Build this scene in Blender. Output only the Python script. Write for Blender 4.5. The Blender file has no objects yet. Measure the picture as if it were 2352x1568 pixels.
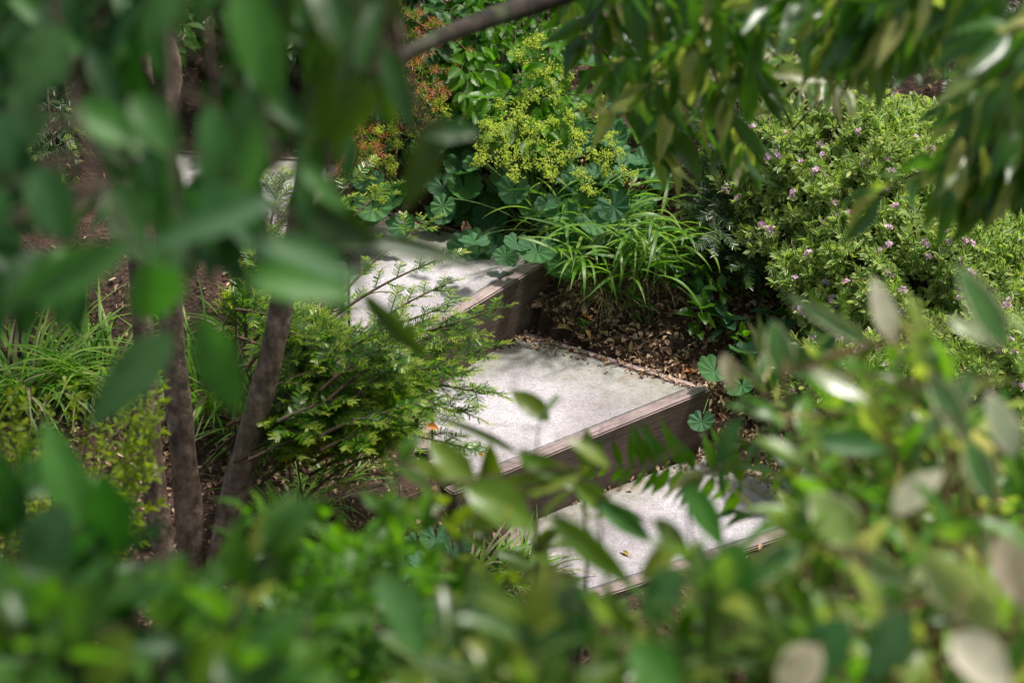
import bpy, bmesh, math, random
import numpy as np
from mathutils import Vector
R = math.radians
rng = np.random.default_rng(11)
random.seed(4)
C = bpy.context.scene.collection
sc = bpy.context.scene

# ------------------------------------------------------------------ camera model
PITCH = R(27); FPX = 5553.0; ZC = 3.19           # focal length in px of a 2352 px wide frame (85 mm lens)
FW = np.array([0, math.cos(PITCH), -math.sin(PITCH)]); UP = np.array([0, math.sin(PITCH), math.cos(PITCH)])
RT = np.array([1.0, 0, 0]); CAM = np.array([0, 0, ZC])
def at(u, v, D):
    return CAM + D * (FW + RT * ((u - 1176) / FPX) - UP * ((v - 784) / FPX))
def atz(u, v, z):
    d = FW + RT * ((u - 1176) / FPX) - UP * ((v - 784) / FPX)
    return CAM + d * ((z - ZC) / d[2])
def nrm(a):
    return a / np.maximum(np.linalg.norm(a, axis=-1, keepdims=True), 1e-9)
def smooth(x, a, b):
    t = np.clip((x - a) / (b - a), 0, 1); return t * t * (3 - 2 * t)

# ------------------------------------------------------------------ steps in plan
RISE = 0.18
def P2(u, v, z): return atz(u, v, z)[:2]
STEPS = []   # (z, slab polygon: front right, back right, back left, left bend, front left)
def step(z, fr, br, bl, lb, fl):
    STEPS.append((z, [P2(*p, z) for p in (fr, br, bl, lb, fl)]))
step(-RISE, (1922, 1170), (1610, 1040), (1200, 1200), (1206, 1268), (1300, 1371))
step(0, (1586, 890), (1200, 772), (993, 862), (993, 1035), (1085, 1092))
step(RISE, (1236, 588), (800, 470), (800, 600), (802, 775), (880, 800))
step(2 * RISE, (800, 377), (380, 350), (380, 420), (470, 560), (600, 553))
step(3 * RISE, (145, 212), (-260, 180), (-330, 300), (-300, 360), (-150, 330))

def seg_dist(px, py, a, b):
    ax, ay = a; bx, by = b
    dx, dy = bx - ax, by - ay
    t = np.clip(((px - ax) * dx + (py - ay) * dy) / (dx * dx + dy * dy), 0, 1)
    return np.hypot(px - ax - t * dx, py - ay - t * dy)
def poly_dist(px, py, poly):
    d = np.full(px.shape, 1e9); ins = np.zeros(px.shape, bool)
    n = len(poly)
    for i in range(n):
        a, b = poly[i], poly[(i + 1) % n]
        d = np.minimum(d, seg_dist(px, py, a, b))
        c = ((a[1] > py) != (b[1] > py)) & (px < (b[0] - a[0]) * (py - a[1]) / (b[1] - a[1] + 1e-12) + a[0])
        ins ^= c
    return np.where(ins, -d, d)
def ground(x, y):
    x = np.asarray(x, float); y = np.asarray(y, float)
    pl = -.12 * (np.clip(x, -6, 5) - .53) + .28 * (np.clip(y, 4.0, 14) - 5.99)
    pl = pl + .28 * np.exp(-((x + .85) ** 2 + (y - 4.65) ** 2) / .35)
    bank = -.40 + (4.5 - np.clip(y, -3, 9)) * .46
    k = smooth(y, 3.6, 5.2)
    z = np.maximum(bank, -1) * (1 - k) + pl * k
    ws = np.full(x.shape, .12); zs = ws * z
    lim = np.full(x.shape, 1e9)
    for sz, poly in STEPS:
        d = poly_dist(x, y, poly)
        w = np.exp(-(np.maximum(d, 0) / .16) ** 2)
        ws = ws + w; zs = zs + w * (sz - .012)
        lim = np.where(d < .045, np.minimum(lim, sz - .09), lim)
    z = zs / ws
    z = z + .012 * np.sin(x * 7.1 + 1) * np.cos(y * 5.3) + .006 * np.sin(x * 23) * np.sin(y * 19 + 2)
    return np.minimum(z, lim)
def gpt(x, y): return np.array([x, y, float(ground(np.array([x]), np.array([y]))[0])])
def hit(u, v):
    Ds = np.arange(4.2, 14, .02)
    P = np.array([at(u, v, D) for D in (0, 1)]); P = P[0] + (P[1] - P[0]) * Ds[:, None]
    k = np.argmax(P[:, 2] <= ground(P[:, 0], P[:, 1])) ; return gpt(P[k, 0], P[k, 1])
def above(u0, u1, v0, v1, h0, h1, n):
    out = []
    for _ in range(n):
        u, v = rng.uniform(u0, u1), rng.uniform(v0, v1); g_ = hit(u, v); D = float(np.dot(g_ - CAM, FW)) - rng.uniform(h0, h1)
        out.append((u, v, D))
    return out
def W3(l): return [at(*q) for q in l]

# ------------------------------------------------------------------ node helpers
def newmat(name):
    m = bpy.data.materials.new(name); m.use_nodes = True
    nt = m.node_tree; nt.nodes.clear()
    return m, nt
def nd(nt, t, **k):
    n = nt.nodes.new(t)
    for a, b in k.items():
        if a.startswith('_'): setattr(n, a[1:], b)
        else: n.inputs[a.replace('__', ' ')].default_value = b
    return n
def ramp(nt, fac, stops):
    r = nt.nodes.new('ShaderNodeValToRGB'); e = r.color_ramp.elements
    while len(e) < len(stops): e.new(.5)
    for i, (p, c) in enumerate(stops):
        e[i].position = p; e[i].color = (*c, 1) if len(c) == 3 else c
    nt.links.new(fac, r.inputs[0]); return r.outputs[0]
def mixc(nt, fac, a, b, mode='MIX'):
    m = nt.nodes.new('ShaderNodeMix'); m.data_type = 'RGBA'; m.blend_type = mode
    for s, val in ((0, fac), (6, a), (7, b)):
        if hasattr(val, 'links') or hasattr(val, 'is_linked'): nt.links.new(val, m.inputs[s])
        else: m.inputs[s].default_value = val if s == 0 else (*val, 1)
    return m.outputs[2]
def math_(nt, op, a, b=0.0, c=None):
    m = nt.nodes.new('ShaderNodeMath'); m.operation = op
    for i, val in enumerate((a, b) if c is None else (a, b, c)):
        if hasattr(val, 'is_linked'): nt.links.new(val, m.inputs[i])
        else: m.inputs[i].default_value = val
    return m.outputs[0]

NOWARM = ('blue_green_pleated_leaf', 'sunlit_variegated_leaf', 'red_new_needle', 'dry_grass_blade', 'narrow_leaf_with_cream_margin')
def leafmat(name, cols, trans=(.12, .3, .02), tw=.35, rough=.38, vein=.35, veincol=None, edge=None, edgepos=.75, veins=9, back=1.25, spot=.15, bump=.3, spec=.5):
    """cols: colours spread per leaf; edge: colour of a pale margin"""
    m, nt = newmat(name); L = nt.links.new
    geo = nd(nt, 'ShaderNodeNewGeometry')
    uv = nd(nt, 'ShaderNodeUVMap')
    sep = nd(nt, 'ShaderNodeSeparateXYZ'); L(uv.outputs[0], sep.inputs[0])
    if name not in NOWARM:
        cols = [(c[0] * 1.12, c[1] * 1.13, c[2] * .45) for c in cols]; trans = (trans[0] * 1.15, trans[1] * 1.15, trans[2] * .5)
    n = len(cols)
    col = ramp(nt, geo.outputs['Random Per Island'], [((i + .5) / n, c) for i, c in enumerate(cols)])
    tc = nd(nt, 'ShaderNodeTexCoord')
    nz = nd(nt, 'ShaderNodeTexNoise', Scale=55.0, Detail=4.0); L(tc.outputs['Object'], nz.inputs['Vector'])
    col = mixc(nt, spot, col, ramp(nt, nz.outputs[0], [(.35, (.35, .35, .25)), (.65, (1.6, 1.6, 1.2))]), 'MULTIPLY')
    s = math_(nt, 'ABSOLUTE', math_(nt, 'SUBTRACT', sep.outputs[0], .5))      # 0 at midrib, .5 at margin
    mid = math_(nt, 'LESS_THAN', s, .035)
    ph = math_(nt, 'FRACT', math_(nt, 'MULTIPLY_ADD', sep.outputs[1], float(veins), math_(nt, 'MULTIPLY', s, -3.0)))
    side = math_(nt, 'LESS_THAN', ph, .13)
    vm = math_(nt, 'MULTIPLY', math_(nt, 'MAXIMUM', mid, math_(nt, 'MULTIPLY', side, .45)), vein)
    vc = veincol or tuple(min(1, c * 2.4 + .02) for c in cols[-1])
    col = mixc(nt, vm, col, vc)
    if edge:
        em = ramp(nt, math_(nt, 'MULTIPLY', s, 2.0), [(edgepos - .06, (0, 0, 0)), (edgepos + .02, (1, 1, 1))])
        col = mixc(nt, em, col, edge)
    col = mixc(nt, math_(nt, 'MULTIPLY', geo.outputs['Backfacing'], .6), col, mixc(nt, 1.0, col, (back, back * 1.02, back * 1.1), 'MULTIPLY'))
    b = nd(nt, 'ShaderNodeBsdfPrincipled', Roughness=rough)
    b.inputs['Specular IOR Level'].default_value = spec
    L(col, b.inputs['Base Color'])
    bp = nd(nt, 'ShaderNodeBump', Strength=bump, Distance=.002); L(math_(nt, 'SUBTRACT', ph, math_(nt, 'MULTIPLY', mid, 1.0)), bp.inputs['Height'])
    L(bp.outputs[0], b.inputs['Normal'])
    t = nd(nt, 'ShaderNodeBsdfTranslucent')
    L(mixc(nt, .5, mixc(nt, 1.0, col, (2.4, 2.6, 1.2), 'MULTIPLY'), trans), t.inputs[0])
    mx = nd(nt, 'ShaderNodeMixShader', Fac=tw); L(b.outputs[0], mx.inputs[1]); L(t.outputs[0], mx.inputs[2])
    o = nd(nt, 'ShaderNodeOutputMaterial'); L(mx.outputs[0], o.inputs[0])
    return m
def barkmat(name, c0, c1, c2, scale=30, bump=.6, rough=.85):
    m, nt = newmat(name); L = nt.links.new
    tc = nd(nt, 'ShaderNodeTexCoord'); mp = nd(nt, 'ShaderNodeMapping'); mp.inputs['Scale'].default_value = (1, 1, .8)
    L(tc.outputs['Object'], mp.inputs[0])
    nz = nd(nt, 'ShaderNodeTexNoise', Scale=float(scale), Detail=7.0, Roughness=.65); L(mp.outputs[0], nz.inputs['Vector'])
    n2 = nd(nt, 'ShaderNodeTexNoise', Scale=7.0, Detail=3.0); L(tc.outputs['Object'], n2.inputs['Vector'])
    col = ramp(nt, nz.outputs[0], [(.33, c0), (.5, c1), (.68, c2)])
    col = mixc(nt, ramp(nt, n2.outputs[0], [(.52, (0, 0, 0)), (.66, (.55, .55, .55))]), col, (.09, .12, .05))
    vo = nd(nt, 'ShaderNodeTexVoronoi', Scale=16.0); mpv = nd(nt, 'ShaderNodeMapping'); mpv.inputs['Scale'].default_value = (3, 3, .9); L(tc.outputs['Object'], mpv.inputs[0]); L(mpv.outputs[0], vo.inputs['Vector'])
    col = mixc(nt, .5, col, ramp(nt, vo.outputs['Distance'], [(.25, (1.1, 1.1, 1.1)), (.62, (.45, .42, .4))]), 'MULTIPLY')
    b = nd(nt, 'ShaderNodeBsdfPrincipled', Roughness=rough); L(col, b.inputs['Base Color'])
    bp = nd(nt, 'ShaderNodeBump', Strength=bump, Distance=.01); L(nz.outputs[0], bp.inputs['Height']); L(bp.outputs[0], b.inputs['Normal'])
    o = nd(nt, 'ShaderNodeOutputMaterial'); L(b.outputs[0], o.inputs[0]); return m
def islandmat(name, stops, rough=.8, tw=0.0, trans=(.3, .2, .1), noise=60.0):
    m, nt = newmat(name); L = nt.links.new
    geo = nd(nt, 'ShaderNodeNewGeometry'); tc = nd(nt, 'ShaderNodeTexCoord')
    nz = nd(nt, 'ShaderNodeTexNoise', Scale=noise, Detail=4.0); L(tc.outputs['Object'], nz.inputs['Vector'])
    col = ramp(nt, geo.outputs['Random Per Island'], stops)
    col = mixc(nt, .5, col, ramp(nt, nz.outputs[0], [(.3, (.3, .3, .3)), (.7, (1.5, 1.5, 1.5))]), 'MULTIPLY')
    b = nd(nt, 'ShaderNodeBsdfPrincipled', Roughness=rough); L(col, b.inputs['Base Color'])
    o = nd(nt, 'ShaderNodeOutputMaterial')
    if tw:
        t = nd(nt, 'ShaderNodeBsdfTranslucent'); t.inputs[0].default_value = (*trans, 1)
        mx = nd(nt, 'ShaderNodeMixShader', Fac=tw); L(b.outputs[0], mx.inputs[1]); L(t.outputs[0], mx.inputs[2]); L(mx.outputs[0], o.inputs[0])
    else: L(b.outputs[0], o.inputs[0])
    return m

def slabmat():
    m, nt = newmat('weathered_concrete'); L = nt.links.new
    geo = nd(nt, 'ShaderNodeNewGeometry'); P = geo.outputs['Position']
    def noise(s, d=4, r=.55):
        n = nd(nt, 'ShaderNodeTexNoise', Scale=float(s), Detail=float(d), Roughness=r); L(P, n.inputs['Vector']); return n.outputs[0]
    col = ramp(nt, noise(3.2, 5), [(.3, (.38, .358, .378)), (.5, (.55, .522, .55)), (.7, (.66, .63, .66))])
    col = mixc(nt, .55, col, ramp(nt, noise(95, 3, .7), [(.33, (.62, .62, .6)), (.6, (1.12, 1.12, 1.12))]), 'MULTIPLY')
    col = mixc(nt, .8, col, ramp(nt, noise(300, 2, .6), [(.37, (.25, .24, .22)), (.46, (1, 1, 1))]), 'MULTIPLY')
    col = mixc(nt, .75, col, ramp(nt, noise(2.1, 4), [(.40, (.66, .64, .61)), (.55, (1, 1, 1))]), 'MULTIPLY')
    col = mixc(nt, .6, col, ramp(nt, noise(14, 7, .75), [(.36, (.62, .59, .54)), (.5, (1, 1, 1)), (.7, (1.08, 1.07, 1.08))]), 'MULTIPLY')
    # edge: how near the slab border (vertex colour painted on the mesh grid)
    at_ = nd(nt, 'ShaderNodeAttribute'); at_.attribute_name = 'edge'
    e = math_(nt, 'ADD', at_.outputs['Fac'], math_(nt, 'MULTIPLY', math_(nt, 'SUBTRACT', noise(9, 6, .7), .5), .9))
    moss = ramp(nt, e, [(.45, (0, 0, 0)), (.85, (1, 1, 1))])
    col = mixc(nt, math_(nt, 'MULTIPLY', moss, .6), col, (.27, .265, .2))
    g = ramp(nt, noise(26, 6, .8), [(.46, (0, 0, 0)), (.6, (1, 1, 1))])
    col = mixc(nt, math_(nt, 'MULTIPLY', math_(nt, 'MULTIPLY', g, moss), .55), col, (.13, .15, .08))
    rust = math_(nt, 'MULTIPLY', ramp(nt, noise(6, 5, .65), [(.54, (0, 0, 0)), (.64, (1, 1, 1))]), ramp(nt, e, [(.75, (0, 0, 0)), (1.05, (.8, .8, .8))]))
    col = mixc(nt, rust, col, (.28, .16, .10))
    b = nd(nt, 'ShaderNodeBsdfPrincipled', Roughness=.88); L(col, b.inputs['Base Color'])
    bp = nd(nt, 'ShaderNodeBump', Strength=.35, Distance=.004); L(noise(170, 4, .7), bp.inputs['Height']); L(bp.outputs[0], b.inputs['Normal'])
    o = nd(nt, 'ShaderNodeOutputMaterial'); L(b.outputs[0], o.inputs[0]); return m
def timbermat():
    m, nt = newmat('weathered_timber'); L = nt.links.new
    uv = nd(nt, 'ShaderNodeUVMap'); geo = nd(nt, 'ShaderNodeNewGeometry')
    mp = nd(nt, 'ShaderNodeMapping'); mp.inputs['Scale'].default_value = (3.5, 60, 1); L(uv.outputs[0], mp.inputs[0])
    n1 = nd(nt, 'ShaderNodeTexNoise', Scale=2.2, Detail=8.0, Roughness=.7, Distortion=.6); L(mp.outputs[0], n1.inputs['Vector'])
    mp2 = nd(nt, 'ShaderNodeMapping'); mp2.inputs['Scale'].default_value = (2.2, 9, 1); L(uv.outputs[0], mp2.inputs[0])
    n2 = nd(nt, 'ShaderNodeTexNoise', Scale=2.0, Detail=5.0); L(mp2.outputs[0], n2.inputs['Vector'])
    n3 = nd(nt, 'ShaderNodeTexNoise', Scale=38.0, Detail=6.0, Roughness=.75); L(geo.outputs['Position'], n3.inputs['Vector'])
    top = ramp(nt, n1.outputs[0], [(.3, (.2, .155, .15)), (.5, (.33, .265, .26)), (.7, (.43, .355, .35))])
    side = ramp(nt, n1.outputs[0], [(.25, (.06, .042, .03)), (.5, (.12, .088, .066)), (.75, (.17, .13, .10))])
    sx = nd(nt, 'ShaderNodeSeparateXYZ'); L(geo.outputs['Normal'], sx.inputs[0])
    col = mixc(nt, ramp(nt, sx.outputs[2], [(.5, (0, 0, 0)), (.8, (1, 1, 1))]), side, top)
    col = mixc(nt, .6, col, ramp(nt, n2.outputs[0], [(.3, (.5, .47, .44)), (.68, (1.3, 1.28, 1.25))]), 'MULTIPLY')
    col = mixc(nt, ramp(nt, n3.outputs[0], [(.56, (0, 0, 0)), (.72, (.7, .7, .7))]), col, (.07, .075, .04))
    n4 = nd(nt, 'ShaderNodeTexNoise', Scale=5.0, Detail=6.0, Roughness=.7, Distortion=1.2); L(geo.outputs['Position'], n4.inputs['Vector'])
    mp5 = nd(nt, 'ShaderNodeMapping'); mp5.inputs['Scale'].default_value = (2.5, 45, 1); L(uv.outputs[0], mp5.inputs[0])
    n5 = nd(nt, 'ShaderNodeTexNoise', Scale=1.6, Detail=2.0, Distortion=1.5); L(mp5.outputs[0], n5.inputs['Vector'])
    col = mixc(nt, ramp(nt, n5.outputs[0], [(.485, (0, 0, 0)), (.497, (.75, .75, .75)), (.503, (.75, .75, .75)), (.515, (0, 0, 0))]), col, mixc(nt, 1.0, col, (.35, .33, .3), 'MULTIPLY'))
    vk = nd(nt, 'ShaderNodeTexVoronoi', Scale=1.0); mpk = nd(nt, 'ShaderNodeMapping'); mpk.inputs['Scale'].default_value = (3, 7, 1); L(uv.outputs[0], mpk.inputs[0]); L(mpk.outputs[0], vk.inputs['Vector'])
    col = mixc(nt, ramp(nt, vk.outputs['Distance'], [(.05, (.8, .8, .8)), (.13, (0, 0, 0))]), col, (.05, .035, .025))
    col = mixc(nt, .8, col, ramp(nt, n4.outputs[0], [(.34, (.35, .33, .3)), (.5, (.95, .93, .9)), (.68, (1.25, 1.2, 1.15))]), 'MULTIPLY')
    b = nd(nt, 'ShaderNodeBsdfPrincipled', Roughness=.8); L(col, b.inputs['Base Color'])
    bp = nd(nt, 'ShaderNodeBump', Strength=.8, Distance=.004); L(n1.outputs[0], bp.inputs['Height']); L(bp.outputs[0], b.inputs['Normal'])
    o = nd(nt, 'ShaderNodeOutputMaterial'); L(b.outputs[0], o.inputs[0]); return m
def soilmat():
    m, nt = newmat('humus_soil'); L = nt.links.new
    geo = nd(nt, 'ShaderNodeNewGeometry')
    n1 = nd(nt, 'ShaderNodeTexNoise', Scale=18.0, Detail=9.0, Roughness=.75); L(geo.outputs['Position'], n1.inputs['Vector'])
    n2 = nd(nt, 'ShaderNodeTexVoronoi', Scale=70.0); L(geo.outputs['Position'], n2.inputs['Vector'])
    col = ramp(nt, n1.outputs[0], [(.3, (.022, .012, .008)), (.5, (.07, .038, .024)), (.7, (.15, .085, .055))])
    b = nd(nt, 'ShaderNodeBsdfPrincipled', Roughness=.95); L(col, b.inputs['Base Color'])
    bp = nd(nt, 'ShaderNodeBump', Strength=1.0, Distance=.02); L(math_(nt, 'ADD', n1.outputs[0], math_(nt, 'MULTIPLY', n2.outputs[0], .5)), bp.inputs['Height']); L(bp.outputs[0], b.inputs['Normal'])
    o = nd(nt, 'ShaderNodeOutputMaterial'); L(b.outputs[0], o.inputs[0]); return m

# ------------------------------------------------------------------ mesh builder
class MB:
    def __init__(s): s.v = []; s.uv = []; s.l = []; s.t = []; s.n = 0
    def add(s, V, F, UV):
        """V (n,3), F list of index arrays grouped {k: (m,k)}, UV per vertex (n,2)"""
        V = np.asarray(V, float)
        for f in F:
            f = np.asarray(f, int)
            if len(f): s.l.append((f + s.n).ravel()); s.t.append(np.full(len(f), f.shape[1]))
        s.v.append(V); s.uv.append(UV); s.n += len(V)
    def inst(s, T, pos, d, n, L, W, bend=0, cup=0):
        """many copies of leaf template T: base pos, direction d, normal n, length L, width W"""
        pos = np.atleast_2d(pos); N = len(pos)
        d = nrm(np.broadcast_to(d, (N, 3))); n = np.broadcast_to(n, (N, 3))
        n = nrm(n - d * np.sum(n * d, 1, keepdims=True)); x = np.cross(d, n)
        L = np.broadcast_to(L, (N,)).astype(float); W = np.broadcast_to(W, (N,)).astype(float)
        bend = np.broadcast_to(bend, (N,)).astype(float); cup = np.broadcast_to(cup, (N,)).astype(float)
        tv, tf, tuv = T
        X = tv[None, :, 0] * W[:, None]
        t = tv[None, :, 1]
        a = bend[:, None] * t                       # curl the blade along an arc
        sa = np.where(np.abs(bend[:, None]) < 1e-3, t, np.sin(a) / np.where(np.abs(bend[:, None]) < 1e-3, 1, bend[:, None]))
        ca = np.where(np.abs(bend[:, None]) < 1e-3, 0, (np.cos(a) - 1) / np.where(np.abs(bend[:, None]) < 1e-3, 1, bend[:, None]))
        Y = sa * L[:, None]; Z = ca * L[:, None] + tv[None, :, 2] * W[:, None] + cup[:, None] * (2 * tv[None, :, 0]) ** 2 * W[:, None]
        V = pos[:, None] + X[..., None] * x[:, None] + Y[..., None] * d[:, None] + Z[..., None] * n[:, None]
        k = len(tv)
        F = [(f[None] + (np.arange(N) * k)[:, None, None]).reshape(-1, f.shape[1]) for f in tf]
        s.add(V.reshape(-1, 3), F, np.tile(tuv, (N, 1)))
    def tube(s, pts, rad, seg=6, cap=True):
        pts = np.asarray(pts, float); m = len(pts); rad = np.broadcast_to(rad, (m,))
        tg = nrm(np.gradient(pts, axis=0)); ref = np.array([0.31, .2, 1.0]) if abs(tg[0][2]) < .9 else np.array([1.0, .1, 0])
        a = nrm(ref - tg * (tg @ ref)[:, None]); b = np.cross(tg, a)
        th = np.linspace(0, 2 * math.pi, seg, endpoint=False)
        V = pts[:, None] + rad[:, None, None] * (np.cos(th)[None, :, None] * a[:, None] + np.sin(th)[None, :, None] * b[:, None])
        i, j = np.meshgrid(np.arange(m - 1), np.arange(seg), indexing='ij'); j2 = (j + 1) % seg
        q = np.stack([i * seg + j, i * seg + j2, (i + 1) * seg + j2, (i + 1) * seg + j], -1).reshape(-1, 4)
        Fs = [q]
        if cap: Fs += [np.arange(seg)[::-1][None], (np.arange(seg) + (m - 1) * seg)[None]]
        uvv = np.stack([np.tile(th / 6.283, m), np.repeat(np.linspace(0, 1, m), seg)], -1)
        s.add(V.reshape(-1, 3), Fs, uvv)
    def build(s, name, mat, parent=None, smooth=True):
        V = np.concatenate(s.v); UV = np.concatenate(s.uv)
        li = np.concatenate(s.l).astype(np.int32); lt = np.concatenate(s.t).astype(np.int32)
        if parent is not None: V = V - np.array(parent['_o'])
        me = bpy.data.meshes.new(name)
        me.vertices.add(len(V)); me.vertices.foreach_set('co', V.ravel().astype(np.float32))
        me.loops.add(len(li)); me.loops.foreach_set('vertex_index', li)
        me.polygons.add(len(lt)); ls = np.concatenate([[0], np.cumsum(lt)[:-1]]).astype(np.int32)
        me.polygons.foreach_set('loop_start', ls)
        try: me.polygons.foreach_set('loop_total', lt)
        except Exception: pass
        me.polygons.foreach_set('use_smooth', np.full(len(lt), smooth))
        ul = me.uv_layers.new(name='UVMap'); ul.data.foreach_set('uv', UV[li].ravel().astype(np.float32))
        me.update(calc_edges=True); me.validate()
        me.materials.append(mat)
        o = bpy.data.objects.new(name, me); C.objects.link(o)
        if parent is not None: o.parent = parent
        return o
def tag(o, label, cat, group=None, kind=None):
    if label: o['label'] = label
    if cat: o['category'] = cat
    if group: o['group'] = group
    if kind: o['kind'] = kind
    return o
EMP = []
def thing(name, loc, label, cat, group=None):
    o = bpy.data.objects.new(name, None); C.objects.link(o); o.location = [float(a) for a in loc]
    o['_o'] = [float(a) for a in loc]; o.empty_display_size = .05; EMP.append(o)
    return tag(o, label, cat, group)

# ------------------------------------------------------------------ leaf templates (unit length, unit width)
def grid_leaf(prof, nt=6, cols=(-1, -.5, 0, .5, 1), fold=.16, wave=0.0, teeth=0):
    t = np.linspace(0, 1, nt + 1); V = []; UV = []
    for i, ti in enumerate(t):
        w = prof(ti)
        for c in cols:
            ww = w * (1 + (teeth * ((i % 2) * 2 - 1) if abs(c) == 1 else 0))
            V.append((c * ww / 2, ti, fold * abs(c) * w / 1.0 + wave * math.sin(ti * 17 + c * 2) * abs(c) * w))
            UV.append((.5 + .5 * c, ti))
    k = len(cols); F = []
    for i in range(nt):
        for j in range(k - 1):
            a = i * k + j; F.append((a, a + 1, a + k + 1, a + k))
    return np.array(V), [np.array(F)], np.array(UV)
def p_ovate(t): return max(.03, (math.sin(math.pi * t ** .8) ** .85)) if 0 < t < 1 else .03
def p_lance(t): return max(.03, (math.sin(math.pi * t ** .72) ** 1.25)) if 0 < t < 1 else .03
def p_obov(t): return max(.05, (math.sin(math.pi * min(1, t ** 1.45)) ** .75)) if 0 < t < 1 else .06
def p_blade(t): return (.35 + .65 * min(1, t * 3)) * (1 - t ** 2.2) + .02
OVATE = grid_leaf(p_ovate, 8, fold=.13, wave=.05)
OVLO = grid_leaf(p_ovate, 5, (-1, 0, 1), fold=.15)
SERR = grid_leaf(p_ovate, 14, (-1, -.5, 0, .5, 1), fold=.14, wave=.03, teeth=.07)
LANCE = grid_leaf(p_lance, 8, (-1, 0, 1), fold=.22, wave=.08)
OBOV = grid_leaf(p_obov, 5, (-1, 0, 1), fold=.16)
NEED = (np.array([(-.5, .05, 0), (.5, .05, 0), (.45, .8, 0), (0, 1, 0), (-.45, .8, 0)]), [np.array([(0, 1, 2, 3, 4)])], np.array([(.2, 0), (.8, 0), (.8, .8), (.5, 1), (.2, .8)]))
PETAL = (np.array([(0, 0, 0), (.5, .5, .05), (0, 1, 0), (-.5, .5, .05)]), [np.array([(0, 1, 2, 3)])], np.array([(.5, 0), (1, .5), (.5, 1), (0, .5)]))
BLADE = grid_leaf(p_blade, 10, (-1, 0, 1), fold=.2)
def lobed(nl=9, gap=.35, depth=.05, scal=5):
    """round pleated leaf of lady's mantle: attached at its centre-back; +Y is the leaf's outer direction"""
    V = []; UV = []; na = nl * 10; rings = (.02, .3, .6, .85, 1)
    for r in rings:
        for i in range(na + 1):
            f = i / na; a = -math.pi + gap / 2 + f * (2 * math.pi - gap)
            lf = (f * nl) % 1
            e = 1 - depth * (1 - math.sin(math.pi * lf) ** .55) * 2.2
            sc_ = 1 - .04 * ((i % 2) * 2 - 1) if r == 1 else 1
            rr = r * (1 + (e - 1) * r ** 2) * sc_ * (1 - .12 * math.cos(a / 2 + math.pi / 2) ** 2 * 0)
            z = .11 * r * (1 - 2 * abs(lf - .5)) * 1.1 + .10 * r * r
            V.append((math.sin(a) * rr * .5, .12 + math.cos(a) * rr * .5 + .38, z * .6))
            UV.append((.5 + .5 * (lf - .5) * 2 * .98, r))
    k = na + 1; F = []
    for j in range(len(rings) - 1):
        for i in range(na): F.append((j * k + i, j * k + i + 1, (j + 1) * k + i + 1, (j + 1) * k + i))
    return np.array(V), [np.array(F)], np.array(UV)
LOBED = lobed()
def rv(n, s=1.0): return rng.normal(size=(n, 3)) * s
def perp(d):
    d = nrm(d); r = rv(len(d)); return nrm(r - d * np.sum(r * d, 1, keepdims=True))
def bez(p0, p1, p2, n):
    t = np.linspace(0, 1, n)[:, None]; return (1 - t) ** 2 * p0 + 2 * t * (1 - t) * p1 + t * t * p2
def bez3(pts, n):
    """smooth curve through the points"""
    pts = np.asarray(pts, float); m = len(pts)
    if m == 2: return pts[0] + (pts[1] - pts[0]) * np.linspace(0, 1, n)[:, None]
    P = np.vstack([2 * pts[0] - pts[1], pts, 2 * pts[-1] - pts[-2]]); out = []
    for s in np.linspace(0, m - 1 - 1e-6, n):
        i = int(s); t = s - i; a, b, c, d = P[i:i + 4]
        out.append(.5 * ((2 * b) + (-a + c) * t + (2 * a - 5 * b + 4 * c - d) * t * t + (-a + 3 * b - 3 * c + d) * t ** 3))
    return np.array(out)

def leaves_on(mb, ms, pts, T, L, wr, frac=.2, spacing=.02, ang=55, droop=.25, up=1.0, jit=.35, bend=(.1, .7), cup=(0, .15), pair=False, pet=.12, tipn=3, toward=None):
    """leaves along a twig polyline"""
    seg = np.linalg.norm(np.diff(pts, axis=0), axis=1); cum = np.concatenate([[0], np.cumsum(seg)]); tot = cum[-1]
    s = np.arange(tot * frac, tot, spacing)
    s = np.concatenate([s, np.full(tipn, tot * .995)])
    if pair: s = np.repeat(s, 2)
    n = len(s)
    pos = np.stack([np.interp(s, cum, pts[:, i]) for i in range(3)], 1)
    tg = nrm(np.gradient(pts, axis=0)); td = nrm(np.stack([np.interp(s, cum, tg[:, i]) for i in range(3)], 1))
    ref = np.array([.2, .1, 1.0]); a = nrm(np.cross(td, ref)); b = np.cross(td, a)
    ph = np.arange(n) * (2.4 if not pair else math.pi) + (np.arange(n) // 2 * 1.57 if pair else 0) + rng.uniform(0, 6) + rng.normal(size=n) * .3
    rad = np.cos(ph)[:, None] * a + np.sin(ph)[:, None] * b * .7
    an = np.radians(ang) * rng.uniform(.7, 1.2, n); an[-tipn:] *= .45
    d = nrm(td * np.cos(an)[:, None] + rad * np.sin(an)[:, None] + np.array([0, 0, -1.0]) * droop * rng.uniform(.3, 1.6, n)[:, None] + rv(n, .12))
    LL = rng.uniform(*L, n) * rng.uniform(.75, 1, n)
    N = np.tile(np.array([0, 0, up]), (n, 1)) + rv(n, jit)
    if toward is not None: N = N + toward
    base = pos + d * (LL * pet)[:, None]
    mb.inst(T, base, d, N, LL, LL * wr * rng.uniform(.85, 1.15, n), rng.uniform(*bend, n), rng.uniform(*cup, n))
    if pet > .05 and ms is not None:
        for i in range(n): ms.tube([pos[i], base[i] + d[i] * LL[i] * .02], [.0012, .0008], 3, False)
def twig(p0, p1, sag=-.08, wob=.02, n=9):
    p0 = np.asarray(p0, float); p1 = np.asarray(p1, float); l = np.linalg.norm(p1 - p0)
    mid = (p0 + p1) / 2 + np.array([0, 0, -sag * l]) + rv(1, wob * l)[0]
    return bez(p0, mid, p1, n)

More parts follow.
